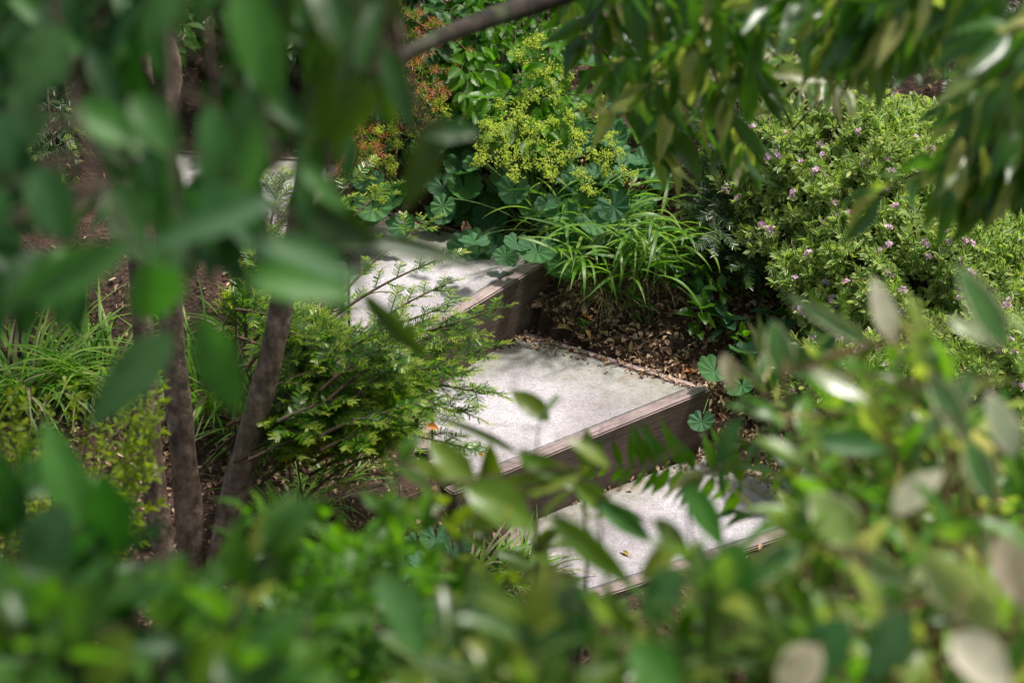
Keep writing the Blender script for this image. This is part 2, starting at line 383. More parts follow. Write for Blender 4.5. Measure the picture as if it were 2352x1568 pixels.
# ------------------------------------------------------------------ materials
M = {}
M['slab'] = slabmat(); M['timber'] = timbermat(); M['soil'] = soilmat()
M['bark'] = barkmat('brown_bark', (.09, .066, .045), (.27, .20, .14), (.50, .40, .30), 28, 1.0)
M['yewtwig'] = barkmat('yew_twig', (.03, .035, .012), (.09, .06, .03), (.2, .09, .05), 60, .3)
M['boughbark'] = barkmat('dark_bough_bark', (.012, .009, .007), (.04, .028, .02), (.08, .058, .042), 40, .8)
M['twig'] = barkmat('dark_twig', (.03, .02, .014), (.08, .055, .035), (.14, .10, .07), 60, .3)
M['redtwig'] = barkmat('reddish_twig', (.09, .035, .02), (.2, .085, .05), (.3, .16, .1), 60, .3)
M['greenstem'] = islandmat('green_stem', [(0, (.06, .12, .02)), (1, (.12, .2, .04))], .6)
M['hero'] = leafmat('glossy_green_leaf', [(.03, .10, .07), (.04, .13, .075), (.05, .17, .035), (.05, .12, .10)], (.07, .32, .05), .34, .5, .25, spec=.4)
M['dark'] = leafmat('shade_darkened_leaf', [(.012, .05, .022), (.018, .065, .028), (.025, .085, .03), (.03, .12, .025)], (.02, .16, .02), .3, .5, .25, spec=.4)  # darker leaf copy, shade of the dim shrubs put into its greens
M['shade'] = leafmat('shaded_olive_leaf', [(.02, .05, .012), (.03, .075, .015), (.05, .09, .012), (.02, .07, .025)], (.08, .18, .02), .35, .36, .25)  # olive darkened to carry the shade at upper left in its colour
M['mid'] = leafmat('mid_green_leaf', [(.03, .09, .02), (.045, .13, .02), (.07, .16, .03), (.035, .11, .04)], (.14, .34, .02), .4, .38, .3)
M['olive'] = leafmat('olive_green_leaf', [(.045, .08, .012), (.07, .12, .015), (.10, .15, .02), (.05, .10, .03)], (.2, .3, .02), .4, .4, .3)
M['shade2'] = leafmat('dusky_green_leaf', [(.02, .06, .025), (.04, .10, .035), (.07, .13, .03), (.05, .12, .07), (.22, .26, .12)], (.15, .32, .04), .38, .32, .3)  # mid greens dulled so the bushes behind look shaded
M['creamhero'] = leafmat('sunlit_variegated_leaf', [(.70, .64, .52), (.05, .15, .03), (.08, .2, .05), (.66, .50, .40), (.16, .30, .05), (.05, .13, .05), (.45, .52, .3), (.30, .40, .12), (.06, .18, .03)], (.5, .6, .2), .36, .3, .45, edge=(.6, .6, .38), edgepos=.86, spec=.8, bump=.6)  # variegated leaf; brightest creams also paint in sunlit faces
M['mixed'] = leafmat('mixed_green_leaf', [(.03, .10, .03), (.06, .17, .03), (.09, .22, .03), (.04, .12, .06), (.28, .34, .14), (.05, .15, .02), (.5, .45, .3), (.12, .24, .04)], (.2, .45, .05), .4, .36, .35)
M['khaki'] = leafmat('khaki_green_leaf', [(.10, .20, .02), (.24, .26, .12), (.08, .13, .02), (.05, .16, .02), (.16, .22, .06)], (.25, .42, .05), .38, .35, .3)
M['lance'] = leafmat('slender_green_leaf', [(.035, .11, .03), (.05, .15, .04), (.03, .11, .03), (.09, .19, .05), (.5, .46, .4), (.04, .14, .04), (.03, .10, .035)], (.2, .46, .04), .4, .34, .25, spec=.8)
M['cream'] = leafmat('sunlit_variegated_leaf', [(.04, .13, .03), (.05, .15, .03), (.10, .20, .05), (.30, .34, .14), (.70, .60, .48), (.60, .58, .42), (.04, .12, .02), (.72, .66, .56), (.14, .24, .04), (.05, .15, .05)], (.3, .45, .08), .38, .35, .2, edge=(.42, .42, .2), edgepos=.84)  # cream variegation, its palest tones standing for leaves in sun as well
M['bright'] = leafmat('bright_green_leaf', [(.04, .13, .01), (.06, .18, .012), (.10, .22, .015), (.05, .15, .02)], (.18, .42, .01), .45, .42, .25)
M['lime'] = leafmat('lime_green_leaf', [(.10, .17, .015), (.16, .23, .02), (.20, .26, .02)], (.35, .45, .02), .4, .5, .2)
M['mantle'] = leafmat('blue_green_pleated_leaf', [(.035, .11, .05), (.06, .17, .07), (.09, .22, .07), (.05, .14, .065), (.08, .22, .05)], (.12, .36, .05), .33, .55, .2, (.12, .26, .10), veins=0, bump=.1, spec=.25)
M['mantleflower'] = islandmat('lime_yellow_flower', [(0, (.14, .28, .03)), (.18, (.42, .62, .04)), (.5, (.72, .84, .10)), (1, (.95, .97, .25))], .6, .45, (.8, .95, .12))
M['grass'] = leafmat('grass_blade', [(.05, .15, .02), (.08, .2, .03), (.12, .24, .05), (.17, .27, .09)], (.2, .42, .03), .4, .4, .3, (.2, .34, .12), veins=0)
M['dryblade'] = leafmat('dry_grass_blade', [(.2, .17, .09), (.3, .26, .16), (.13, .15, .05)], (.3, .25, .1), .25, .6, .2, veins=0)
M['yew'] = leafmat('yew_needle', [(.012, .055, .01), (.03, .10, .012), (.05, .16, .015), (.14, .27, .03)], (.2, .5, .02), .32, .35, 0, veins=0, bump=0)
M['yewtip'] = leafmat('fresh_yew_needle', [(.2, .33, .04), (.28, .40, .08), (.36, .44, .2)], (.35, .45, .05), .4, .35, 0, veins=0, bump=0)
M['redyew'] = leafmat('red_new_needle', [(.36, .09, .04), (.48, .17, .09), (.40, .17, .05), (.24, .17, .04)], (.5, .15, .05), .35, .4, 0, veins=0, bump=0)
M['fir'] = leafmat('dark_fir_needle', [(.012, .045, .015), (.02, .07, .02), (.03, .10, .025)], (.05, .2, .03), .25, .4, 0, veins=0, bump=0)
M['daphne'] = leafmat('narrow_leaf_with_cream_margin', [(.045, .16, .03), (.07, .23, .03), (.13, .30, .035), (.36, .44, .06)], (.3, .55, .04), .33, .4, .2, edge=(.66, .66, .32), edgepos=.7)
M['pink'] = islandmat('pink_petal', [(0, (.70, .36, .55)), (.4, (.82, .56, .72)), (.8, (.88, .74, .82)), (1, (.78, .5, .66))], .6, .25, (.7, .3, .6))
M['litter'] = islandmat('dead_leaf', [(0, (.08, .042, .022)), (.25, (.19, .10, .055)), (.5, (.33, .20, .12)), (.75, (.48, .33, .2)), (1, (.62, .46, .28))], .8)
M['orange'] = islandmat('orange_dead_leaf', [(0, (.5, .16, .02)), (1, (.6, .24, .03))], .6, .2, (.6, .25, .03))
M['yellow'] = islandmat('yellow_dead_leaf', [(0, (.42, .27, .06)), (1, (.5, .36, .12))], .6, .2, (.5, .35, .05))
M['brownleaf'] = islandmat('brown_dead_leaf', [(0, (.2, .1, .06)), (1, (.3, .17, .1))], .8)
M['stone'] = islandmat('reddish_stone', [(0, (.26, .13, .09)), (1, (.3, .16, .12))], .9)
M['steel'] = islandmat('rusty_steel', [(0, (.06, .05, .045)), (1, (.1, .08, .06))], .5)

# ------------------------------------------------------------------ ground
xs = np.unique(np.concatenate([np.linspace(-60, -4, 15), np.linspace(-4, 4, 230), np.linspace(4, 60, 15)]))
ys = np.unique(np.concatenate([np.linspace(-50, -1, 12), np.linspace(-1, 4, 40), np.linspace(4, 10, 230), np.linspace(10, 90, 20)]))
X, Y = np.meshgrid(xs, ys); Z = ground(X, Y)
nx, ny = len(xs), len(ys); i, j = np.meshgrid(np.arange(ny - 1), np.arange(nx - 1), indexing='ij')
g = MB(); g.add(np.stack([X, Y, Z], -1).reshape(-1, 3), [np.stack([i * nx + j, i * nx + j + 1, (i + 1) * nx + j + 1, (i + 1) * nx + j], -1).reshape(-1, 4)], np.stack([X, Y], -1).reshape(-1, 2))
go = g.build('ground', M['soil']); tag(go, 'dark brown woodland soil of the garden slope', 'ground', kind='structure')

# ------------------------------------------------------------------ steps
def inset_poly(poly, d):
    n = len(poly); out = []
    A = sum(poly[i][0] * poly[(i + 1) % n][1] - poly[(i + 1) % n][0] * poly[i][1] for i in range(n)); sg = 1 if A > 0 else -1
    for i in range(n):
        p, q, r = np.array(poly[i - 1]), np.array(poly[i]), np.array(poly[(i + 1) % n])
        e1 = nrm(q - p); e2 = nrm(r - q); n1 = sg * np.array([-e1[1], e1[0]]); n2 = sg * np.array([-e2[1], e2[0]])
        k = n1 + n2; k = k / (k @ k) * 2 if k @ k > 1e-6 else n1
        out.append(q + k * d * 1.0)
    return out
def slab_mesh(poly, z, th, parent):
    bm = bmesh.new(); pin = inset_poly(poly, .003)
    vt = [bm.verts.new((p[0], p[1], z)) for p in pin]; f = bm.faces.new(vt)
    if f.normal.z < 0: f.normal_flip()
    bm.normal_update()
    if bm.faces[:][0].normal.z < 0: bmesh.ops.reverse_faces(bm, faces=bm.faces[:])
    r = bmesh.ops.extrude_face_region(bm, geom=bm.faces[:])
    top = [e for e in r['geom'] if isinstance(e, bmesh.types.BMVert)]
    for v_ in top: v_.co.z = z
    low = [v_ for v_ in bm.verts if v_ not in top]
    for v_ in low: v_.co.z = z - th
    bmesh.ops.recalc_face_normals(bm, faces=bm.faces[:])
    tf = [f for f in bm.faces if all(v_.co.z > z - 1e-5 for v_ in f.verts)]
    bmesh.ops.bevel(bm, geom=[e for f in tf for e in f.edges], offset=.003, segments=2, affect='EDGES')
    tf = [f for f in bm.faces if f.normal.z > .99 and all(v_.co.z > z - 1e-4 for v_ in f.verts)]
    bmesh.ops.triangulate(bm, faces=tf)
    for _ in range(5):
        es = [e for e in bm.edges if e.calc_length() > .035 and all(v_.co.z > z - 1e-4 for v_ in e.verts)]
        if es: bmesh.ops.subdivide_edges(bm, edges=es, cuts=1, use_grid_fill=True)
    bmesh.ops.triangulate(bm, faces=bm.faces[:])
    o_ = np.array(parent['_o'])
    for v_ in bm.verts: v_.co = Vector(np.array(v_.co) - o_)
    me = bpy.data.meshes.new('slab'); bm.to_mesh(me); bm.free()
    at_ = me.attributes.new('edge', 'FLOAT', 'POINT')
    co = np.array([v_.co for v_ in me.vertices]) + o_
    # distance to the side (right) and back edges of the slab
    fr, br, bl = poly[0], poly[1], poly[2]
    d = np.minimum(seg_dist(co[:, 0], co[:, 1], fr, br) * 1.0, seg_dist(co[:, 0], co[:, 1], br, bl) * 1.5)
    at_.data.foreach_set('value', np.clip(1 - d / .42, 0, 1).astype(np.float32))
    me.materials.append(M['slab'])
    o = bpy.data.objects.new('slab', me); C.objects.link(o); o.parent = parent; return o
def board(name, a, b, z0, z1, thick, parent, side=1, bev=.004):
    """a board along a->b (plan); thickness goes to the right of a->b when side=1"""
    a = np.array(a); b = np.array(b); l = np.linalg.norm(b - a); e = (b - a) / l; n = np.array([e[1], -e[0]]) * side
    bm = bmesh.new(); nseg = max(2, int(l / .06)); secs = []
    o_ = np.array(parent['_o'])
    bmesh.ops.create_cube(bm, size=1)
    for v_ in bm.verts:
        x, y, z = v_.co
        p = a + e * (x + .5) * l + n * (y + .5) * thick
        v_.co = Vector((p[0] - o_[0], p[1] - o_[1], (z0 + (z + .5) * (z1 - z0)) - o_[2]))
    bmesh.ops.recalc_face_normals(bm, faces=bm.faces[:])
    bmesh.ops.bevel(bm, geom=bm.edges[:], offset=bev, segments=2, affect='EDGES')
    ul = bm.loops.layers.uv.new('UVMap'); off = random.random() * 5
    for f in bm.faces:
        for lp in f.loops:
            c = np.array(lp.vert.co) + o_; r = c[:2] - a
            w = (r @ n) if abs(f.normal.z) > .5 else c[2]
            if abs(Vector((e[0], e[1], 0)).dot(f.normal)) > .7: lp[ul].uv = ((r @ n) * .3 + off, c[2] * .4)
            else: lp[ul].uv = ((r @ e) + off, w + off)
        f.smooth = False
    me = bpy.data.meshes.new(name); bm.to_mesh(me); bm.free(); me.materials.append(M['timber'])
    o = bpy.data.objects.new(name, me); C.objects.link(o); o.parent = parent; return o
def bolt(p, nvec, parent):
    b = MB(); p = np.array(p); nv = nrm(np.array(nvec))
    b.tube([p, p + nv * .003], [.012, .012], 14); b.tube([p + nv * .003, p + nv * .008, p + nv * .009], [.0075, .0075, .005], 6)
    o_ = b.build('bolt', M['steel'], parent); return o_
step_labels = ['lowest pale paving step, half hidden behind blurred leaves at lower right',
    'central pale step in full view with mossy right edge, speckled slab and timber riser',
    'pale step above the central one, its left half behind yew sprays, bolts at riser end',
    'small sunlit bit of paving step glimpsed above the yew behind dark blurred leaves',
    'topmost step seen only as a white sliver at far left behind leaves']
TT = .044
for k, (z, poly) in enumerate(STEPS):
    fr, br, bl, lb, fl = [np.array(p) for p in poly]
    c = (fr + br + bl + fl) / 4
    t = thing('garden_step', (c[0], c[1], z - RISE), step_labels[k], 'garden step', 'timber edged paving steps')
    slab_mesh(poly, z, .06, t)
    ef = nrm(fl - fr); es = nrm(fr - br)
    nf = np.array([ef[1], -ef[0]]); nf = nf if nf @ (fr - br) > 0 else -nf        # outward of front
    sd = 1 if np.array([ef[1], -ef[0]]) @ nf > 0 else -1
    # riser with the gap to the slab, running a little past the side board
    ext = es @ nf; a0 = fr - ef * (TT * .62 + .006) + nf * .004; b0 = fl + ef * .10 + nf * .004
    ro = board('riser', a0, b0, z - RISE - .025, z + .004, TT, t, sd)
    ro['_o'] = list(t['_o']); EMP.append(ro)
    for zz, q in ((z - .045, .035), (z - .135, .04)):
        bp = a0 + ef * q + nf * TT; bolt((bp[0], bp[1], zz), (nf[0], nf[1], 0), ro)
    # side board on the right
    ns = np.array([es[1], -es[0]]); ns = ns if ns @ (fl - fr) < 0 else -ns
    sd2 = 1 if np.array([es[1], -es[0]]) @ ns > 0 else -1
    board('side_board', br + ns * .003 - es * .02, fr + ns * .003 - es * .002, z - .15, z + .001, TT * .62, t, sd2)
    # left boards: a wall of timber along the left cut
    el = nrm(lb - bl); nl_ = np.array([el[1], -el[0]]); nl_ = nl_ if nl_ @ (fr - fl) < 0 else -nl_
    sd3 = 1 if np.array([el[1], -el[0]]) @ nl_ > 0 else -1
    board('side_board', bl + nl_ * .003 + el * .01, lb + nl_ * .003, z - .2, z + .006, TT, t, sd3)
    e2 = nrm(fl - lb); n2 = np.array([e2[1], -e2[0]]); n2 = n2 if n2 @ (fr - fl) < 0 else -n2
    board('side_board', lb + n2 * .003 + e2 * .03, fl + n2 * .003 - e2 * .004, z - .2, z - .001, TT, t, 1 if np.array([e2[1], -e2[0]]) @ n2 > 0 else -1)
# the retaining board right of the lowest step
q0 = atz(1838, 985, .0); q1 = atz(1932, 1062, .0)
w = thing('retaining_board', (q1[0], q1[1], -.3), 'dark timber edging board standing upright right of the lowest step', 'edging board')
board('board', q0[:2] + (q0[:2] - q1[:2]) * .15, q1[:2], -.3, -.015, .03, w, 1)

# ------------------------------------------------------------------ leaf litter
def scatter(n, x0, x1, y0, y1, off_steps=True):
    x = rng.uniform(x0, x1, n); y = rng.uniform(y0, y1, n)
    dmin = np.full(n, 9.0); zt = np.full(n, -9.0)
    for z, p in STEPS: dmin = np.minimum(dmin, poly_dist(x, y, p))
    keep = dmin > .035 if off_steps else np.ones(n, bool)
    x, y = x[keep], y[keep]; return np.stack([x, y, ground(x, y)], 1)
p = np.vstack([scatter(11000, -1.9, 1.9, 4.5, 7.9), scatter(12000, 0, 1.1, 5.8, 6.9), scatter(2500, -1.3, -.3, 4.6, 5.6)]); n = len(p)
d = rv(n) * np.array([1, 1, .45]); mb = MB(); L_ = rng.uniform(.008, .03, n)
mb.inst(OVLO, p + np.stack([0 * L_, 0 * L_, rng.uniform(.001, .014, n)], 1), d, np.array([0, 0, 1.0]) + rv(n, .55), L_, L_ * rng.uniform(.25, .65, n), rng.uniform(-.5, 4.0, n), rng.uniform(-.2, .7, n))
mo = mb.build('leaf_litter', M['litter']); tag(mo, 'curled brown dead leaves covering the bed soil', 'leaf litter', kind='stuff')
sp = []
for z, poly in STEPS[:3]:
    fr, br, bl = [np.array(q) for q in poly[:3]]
    for (a, b, nn, sg) in ((br, fr, 260, .028), (br, bl, 120, .02)):
        f = rng.uniform(0, 1, nn) ** (1.7 if sg > .025 else 1.0); q = a + (b - a) * f[:, None] + rng.normal(size=(nn, 2)) * sg * (1.3 - f)[:, None]
        sp.append(np.column_stack([q, np.full(nn, z + .006)]))
p2 = np.vstack(sp); n2_ = len(p2); mb = MB(); L2 = rng.uniform(.006, .026, n2_)
mb.inst(OVLO, p2, rv(n2_) * [1, 1, .25], np.array([0, 0, 1.0]) + rv(n2_, .3), L2, L2 * rng.uniform(.2, .55, n2_), rng.uniform(-.2, 2.5, n2_), .2)
tag(mb.build('leaf_crumbs', M['litter']), 'dry leaf crumbs spilled on slab edges and timber', 'leaf litter', kind='stuff')
p = scatter(1500, -1.6, 1.6, 4.8, 7.6); mb = MB()
for q in p:
    a = rng.uniform(0, 6.28); l = rng.uniform(.02, .08); dd = np.array([math.cos(a), math.sin(a), rng.uniform(-.1, .3)]) * l
    q = q + np.array([0, 0, .008]); mb.tube([q, q + dd * .5 + rv(1, .004)[0], q + dd], [.0012, .001, .0007], 4, False)
mo = mb.build('fallen_twigs', M['litter']); tag(mo, 'thin dry twiglets and stalks lying in the leaf litter', 'twig litter', kind='stuff')
def single_leaf(name, u, v, z, L, W, az, mat, bend, label, cat='fallen leaf', lift=.004, tpl=OVATE, tilt=.0, group=None, cup=.3):
    p_ = atz(u, v, z) if z is not None else hit(u, v)
    mb = MB(); dd = np.array([math.cos(az), math.sin(az), tilt])
    mb.inst(tpl, p_ + np.array([0, 0, lift]) - dd * L / 2, dd, np.array([.1, -.25, 1.0]), L, W, bend, cup)
    mb.tube([p_ - dd * L / 2 + np.array([0, 0, lift]), p_ - dd * L * .72 + np.array([0, 0, lift])], [.001, .0007], 4)
    t = thing(name, p_, label, cat, group); mb.build('blade', M[mat], t); return t
single_leaf('fallen_leaf', 1430, 1268, -RISE, .055, .014, 2.2, 'yellow', .8, 'narrow yellow leaf lying on the lowest step slab')
single_leaf('fallen_leaf', 1300, 760, .03, .055, .02, .2, 'yellow', .7, 'pale tan dead leaf lying across the back of the central step edging', lift=.012)
single_leaf('fallen_leaf', 1352, 775, .03, .04, .012, -1.2, 'yellow', 1.2, 'curled tan leaf hanging over the right timber edge of the central step', lift=.016)
single_leaf('fallen_leaf', 1345, 748, None, .05, .014, -.6, 'orange', 1.0, 'orange curled dead leaf standing in the litter below the grass clump', lift=.02, tilt=.5)
single_leaf('fallen_leaf', 1390, 775, None, .045, .012, -.4, 'yellow', 1.0, 'yellow rolled leaf in the litter right of the central step', lift=.012)
single_leaf('fallen_leaf', 1450, 800, None, .045, .011, 1.3, 'yellow', .6, 'upright thin yellow leaf at the edge of the central step', lift=.02, tilt=1.2)
single_leaf('fallen_leaf', 1555, 838, None, .05, .012, -.4, 'yellow', 1.2, 'long pale yellow leaf lying beside the right corner of the central step', lift=.012)
single_leaf('fallen_leaf', 1590, 862, None, .05, .014, .3, 'orange', .8, 'orange leaf beside the lobed green leaves at the central step corner', lift=.015)
p_ = hit(1530, 812); mb = MB()
mb.tube(p_ + np.array([0, 0, .008]) + np.array([[-.018, 0, 0], [-.014, .001, .001], [0, .003, .002], [.012, .0, .0], [.017, 0, 0]]), [.003, .007, .010, .008, .003], 9)
t = thing('pebble', p_, 'small reddish pebble lying in the litter beside the central step', 'pebble'); mb.build('stone', M['stone'], t)

# ------------------------------------------------------------------ yews and firs
def spray(mn, mt, ms, p0, p1, sag, nl=.02, sp=.0028, tipfrac=.75, r=.0018, up=None, w=.12, flat=True):
    pts = twig(p0, p1, sag, .03, 8); ms.tube(pts, np.linspace(r, r * .45, 8), 4, False)
    tot = np.linalg.norm(np.diff(pts, axis=0), axis=1).sum(); n = int(tot / sp)
    s = np.linspace(.03, 1, n); fi = s * 7
    pos = np.stack([np.interp(fi, np.arange(8), pts[:, i]) for i in range(3)], 1)
    tg = nrm(np.gradient(pts, axis=0)); td = nrm(np.stack([np.interp(fi, np.arange(8), tg[:, i]) for i in range(3)], 1))
    upv = np.array([0, 0, 1.0]) + rng.normal(size=3) * .25 if up is None else up
    sd = nrm(np.cross(td, upv)); b = nrm(np.cross(sd, td))
    sg = np.where(np.arange(n) % 2 == 0, 1.0, -1.0)
    if flat: rad = sd * sg[:, None] + b * rng.uniform(-.15, .45, n)[:, None]
    else:
        ph = np.arange(n) * 2.4; rad = np.cos(ph)[:, None] * sd + np.sin(ph)[:, None] * b
    dd = nrm(td * (.55 + .6 * s[:, None] ** 3) + rad + rv(n, .08))
    ln = nl * (.55 + .45 * np.sin(np.clip(s * 2.6 + .35, 0, 2.75))) * rng.uniform(.85, 1.1, n)
    k = s < tipfrac
    for m_, kk in ((mn, k), (mt, ~k)):
        if kk.any(): m_.inst(NEED, pos[kk], dd[kk], b[kk] + rv(kk.sum(), .15), ln[kk], np.maximum(ln[kk] * w, .0016), rng.uniform(-.1, .5, kk.sum()))
def conifer_branch(mn, mt, ms, p0, p1, sag, nsub, sublen, r=.005, **k):
    pts = twig(p0, p1, sag, .04, 12); ms.tube(pts, np.linspace(r, r * .35, 12), 5, False)
    tg = nrm(np.gradient(pts, axis=0))
    for i in range(nsub):
        f = .15 + .85 * (i + .5) / nsub; q = f * 11; a = int(q); p_ = pts[a] + (pts[min(a + 1, 11)] - pts[a]) * (q - a)
        td = tg[a]; sdv = nrm(np.cross(td, [0, 0, 1.0])) * (1 if i % 2 else -1)
        l = sublen * rng.uniform(.6, 1.1) * (1.1 - .5 * f)
        e = p_ + nrm(td * .75 + sdv * .8 + rv(1, .2)[0]) * l + np.array([0, 0, rng.uniform(-.15, .25) * l])
        spray(mn, mt, ms, p_, e, rng.uniform(-.2, .05), **k)
    spray(mn, mt, ms, pts[-3], pts[-1] + tg[-1] * sublen * .6, -.1, **k)
# yew beside the steps
yb = gpt(-.62, 5.35); yw = thing('yew_bush', yb, 'green yew with feathery sprays reaching over the left of the pale steps', 'yew')
mn, mt, ms = MB(), MB(), MB()
targets = [(1140, 712, 6.1), (1108, 805, 6.05), (1030, 590, 6.5), (1025, 655, 6.4), (985, 510, 6.6), (1115, 905, 5.95), (1060, 950, 5.9), (1075, 1030, 5.85), (1040, 700, 6.25),
    (900, 430, 6.7), (840, 385, 6.8), (1000, 800, 6.1), (1050, 860, 5.9), (980, 920, 5.85), (780, 480, 6.5), (900, 880, 5.8), (960, 960, 5.8), (930, 1010, 5.75), (820, 900, 5.8), (760, 820, 5.9), (1060, 760, 6.1),
    (860, 820, 5.95), (760, 720, 6.1), (700, 600, 6.3), (680, 700, 6.1), (720, 760, 5.9), (860, 960, 5.7), (780, 960, 5.7), (720, 900, 5.75), (820, 1020, 5.6), (880, 860, 5.85), (950, 860, 5.9),
    (640, 430, 6.5), (650, 500, 6.4), (610, 560, 6.3), (590, 620, 6.2), (560, 700, 6.1), (1010, 850, 5.95), (700, 840, 5.8), (690, 1000, 5.6)]
for (u, v, D) in targets:
    e = at(u, v, D)
    b = yb + np.array([rng.uniform(-.12, .1), rng.uniform(-.1, .25), rng.uniform(.05, .25)])
    f = rng.uniform(.45, .6); s0 = b + (e - b) * f + np.array([-.05, 0, rng.uniform(0, .06)])
    pts = twig(b, s0, -.15, .05, 7); ms.tube(pts, np.linspace(.006, .003, 7), 5, False)
    slim = v < 730 and u > 820
    conifer_branch(mn, mt, ms, s0, e, -.12, 9 if slim else 13, .09 if slim else .12, nl=.023 if slim else .025, w=.15)
for k in range(100):      # inner, denser sprays
    e = at(rng.uniform(640, 960), rng.uniform(740, 1040), rng.uniform(5.65, 5.95))
    s0 = e + np.array([rng.uniform(-.2, -.05), rng.uniform(-.1, .15), rng.uniform(-.12, .02)])
    s1 = yb + np.array([0, 0, .2]); ms.tube([s1, (s1 + s0) / 2 + rv(1, .02)[0], s0], [.004, .003, .002], 4, False)
    conifer_branch(mn, mt, ms, s0, e, -.1, 8, .09, nl=.023, w=.15)
mn.build('foliage', M['yew'], yw); mt.build('fresh_shoots', M['yewtip'], yw); ms.build('branches', M['yewtwig'], yw)
for (u, v, D, az, L_) in ((980, 980, 5.7, .1, .036), (1098, 1045, 5.7, 1.2, .02)):
    pp = at(u, v, D); mb = MB(); mb.inst(OVATE, pp, np.array([math.cos(az), .2, -.1]), np.array([0, -.6, 1.0]), L_, L_ * .5, .8, .3)
    t = thing('fallen_leaf', pp, 'larger orange dead leaf caught in the yew sprays' if L_ > .03 else 'smaller orange leaf on the lowest yew spray tip over the central step', 'fallen leaf'); mb.build('blade', M['orange'], t)
# red tipped yew behind
rb = gpt(-.45, 7.35); ry = thing('red_tipped_yew', rb, 'yew with reddish new growth behind the lady\'s mantle, top centre', 'yew')
mn, mt, ms = MB(), MB(), MB()
for k in range(40):
    u = rng.uniform(790, 1015); v = rng.uniform(20, 250) if u > 860 else rng.uniform(190, 400)
    e = W3(above(u, u + 1, v, v + 1, .3, .75, 1))[0]; s0 = e + np.array([rng.uniform(-.12, .12), rng.uniform(.05, .2), -rng.uniform(.05, .2)])
    ms.tube([rb + np.array([0, 0, .05]), (rb + s0) / 2 + rv(1, .04)[0], s0], [.007, .005, .003], 4, False)
    conifer_branch(mn, mt, ms, s0, e, -.05, 6, .085, nl=.022, w=.12, tipfrac=.55, flat=False)
mn.build('foliage', M['yew'], ry); mt.build('red_shoots', M['redyew'], ry); ms.build('branches', M['redtwig'], ry)
# dark firs, background right of centre
def fir(u0, u1, v0, v1, D0, D1, n, label, name='fir_bush', mats=('fir', 'yew'), nl=.024, sub=.14):
    c = at((u0 + u1) / 2, (v0 + v1) / 2, D1); b = gpt(c[0], c[1] + .25)
    t = thing(name, b, label, 'conifer', 'conifers of the background bed'); mn, mt, ms = MB(), MB(), MB()
    ms.tube([b, b + np.array([0, 0, .5]), b + np.array([0, 0, 1.0])], [.03, .02, .008], 7)
    for k in range(n):
        e = at(rng.uniform(u0, u1), rng.uniform(v0, v1), rng.uniform(D0, D1)); q = b + np.array([0, 0, rng.uniform(.1, .9)])
        s0 = e + (q - e) * rng.uniform(.25, .45)
        ms.tube(twig(q, s0, .05, .05, 5), np.linspace(.008, .004, 5), 4, False)
        conifer_branch(mn, mt, ms, s0, e, -.08, 10, sub, nl=nl, w=.11, tipfrac=.85)
    mn.build('foliage', M[mats[0]], t); mt.build('tips', M[mats[1]], t); ms.build('branches', M['twig'], t)
fir(1640, 1960, -60, 260, 7.5, 8.3, 46, 'dark green fir behind the hanging leaves, top right of centre')
fir(1600, 1800, 270, 640, 6.9, 7.4, 34, 'shaded fir with low sprays left of the pink flowered bush')
fir(1960, 2420, -80, 230, 7.8, 8.8, 40, 'shadowy fir at the top right corner above the pink flowered bush')
fir(1250, 1640, -80, 120, 8.3, 9.0, 34, 'dark conifer at top centre behind the yellow flower sprays')
fir(-50, 180, 280, 460, 6.9, 7.3, 14, 'conifer with pale edged sprays at the far left in shade', mats=('fir', 'yewtip'))

# ------------------------------------------------------------------ lady's mantle
def mantle(b, leaves, flowers, label, seed=0, fr=.05, Lr=(.07, .115)):
    """leaves: list of (u,v,D) leaf centres; flowers: list of (u,v,D,r px)"""
    t = thing('ladys_mantle', b, label, 'plant', "lady's mantle plants in the bed behind the steps"); ml, ms, mf = MB(), MB(), MB()
    for (u, v, D) in leaves:
        c = at(u, v, D); L_ = rng.uniform(*Lr); q = b + np.array([rng.uniform(-.05, .05), rng.uniform(-.03, .05), 0])
        out = np.array([c[0] - q[0], c[1] - q[1] - .08, 0]); out = nrm(out + rv(1, .04)[0] * [1, 1, 0] + np.array([1e-4, -1e-4, 0]))
        dd = nrm(out + np.array([0, 0, rng.uniform(-.75, .05)])); nn = np.array([0, -.35, 1.0]) + rv(1, .28)[0]
        ml.inst(LOBED, c - dd * L_ * .12, dd, nn, L_, L_ * rng.uniform(.95, 1.1), rng.uniform(-.3, .7), rng.uniform(-.1, .25))
        ms.tube(bez(q, (q + c) / 2 + np.array([0, 0, .06]), c, 7), np.linspace(.0022, .0014, 7), 4, False)
    for (u, v, D, r) in flowers:
        mf = MB(); c = at(u, v, D); rr = r / FPX * D; q = b + np.array([rng.uniform(-.04, .04), 0, 0])
        st = bez(q, (q + c) / 2 + np.array([0, .03, .05]), c, 9); ms.tube(st, np.linspace(.0018, .001, 9), 4, False)
        rr *= 1.15; nb = max(8, int(rr * rr * 4300 + 7)); P = c + nrm(rv(nb)) * (rng.uniform(.1, 1, (nb, 1)) ** .6) * rr * np.array([1, .8, .9])
        for e in P: ms.tube([st[rng.integers(4, 9)], e * .6 + c * .4, e], [.0008, .0006, .0005], 3, False)
        m_ = 12; Q = (P[:, None] + rng.normal(size=(nb, m_, 3)) * .0058).reshape(-1, 3)
        for kk in range(4):
            dq = nrm(rv(len(Q)) + np.array([0, 0, .3]))
            mf.inst(PETAL, Q, dq, rv(len(Q)) + np.array([0, 0, 1]), rng.uniform(.003, .0052, len(Q)), rng.uniform(.0022, .0036, len(Q)))
        mf.build('flower_head', M['mantleflower'], t)
    if leaves: ml.build('foliage', M['mantle'], t)
    ms.build('stems', M['greenstem'], t)
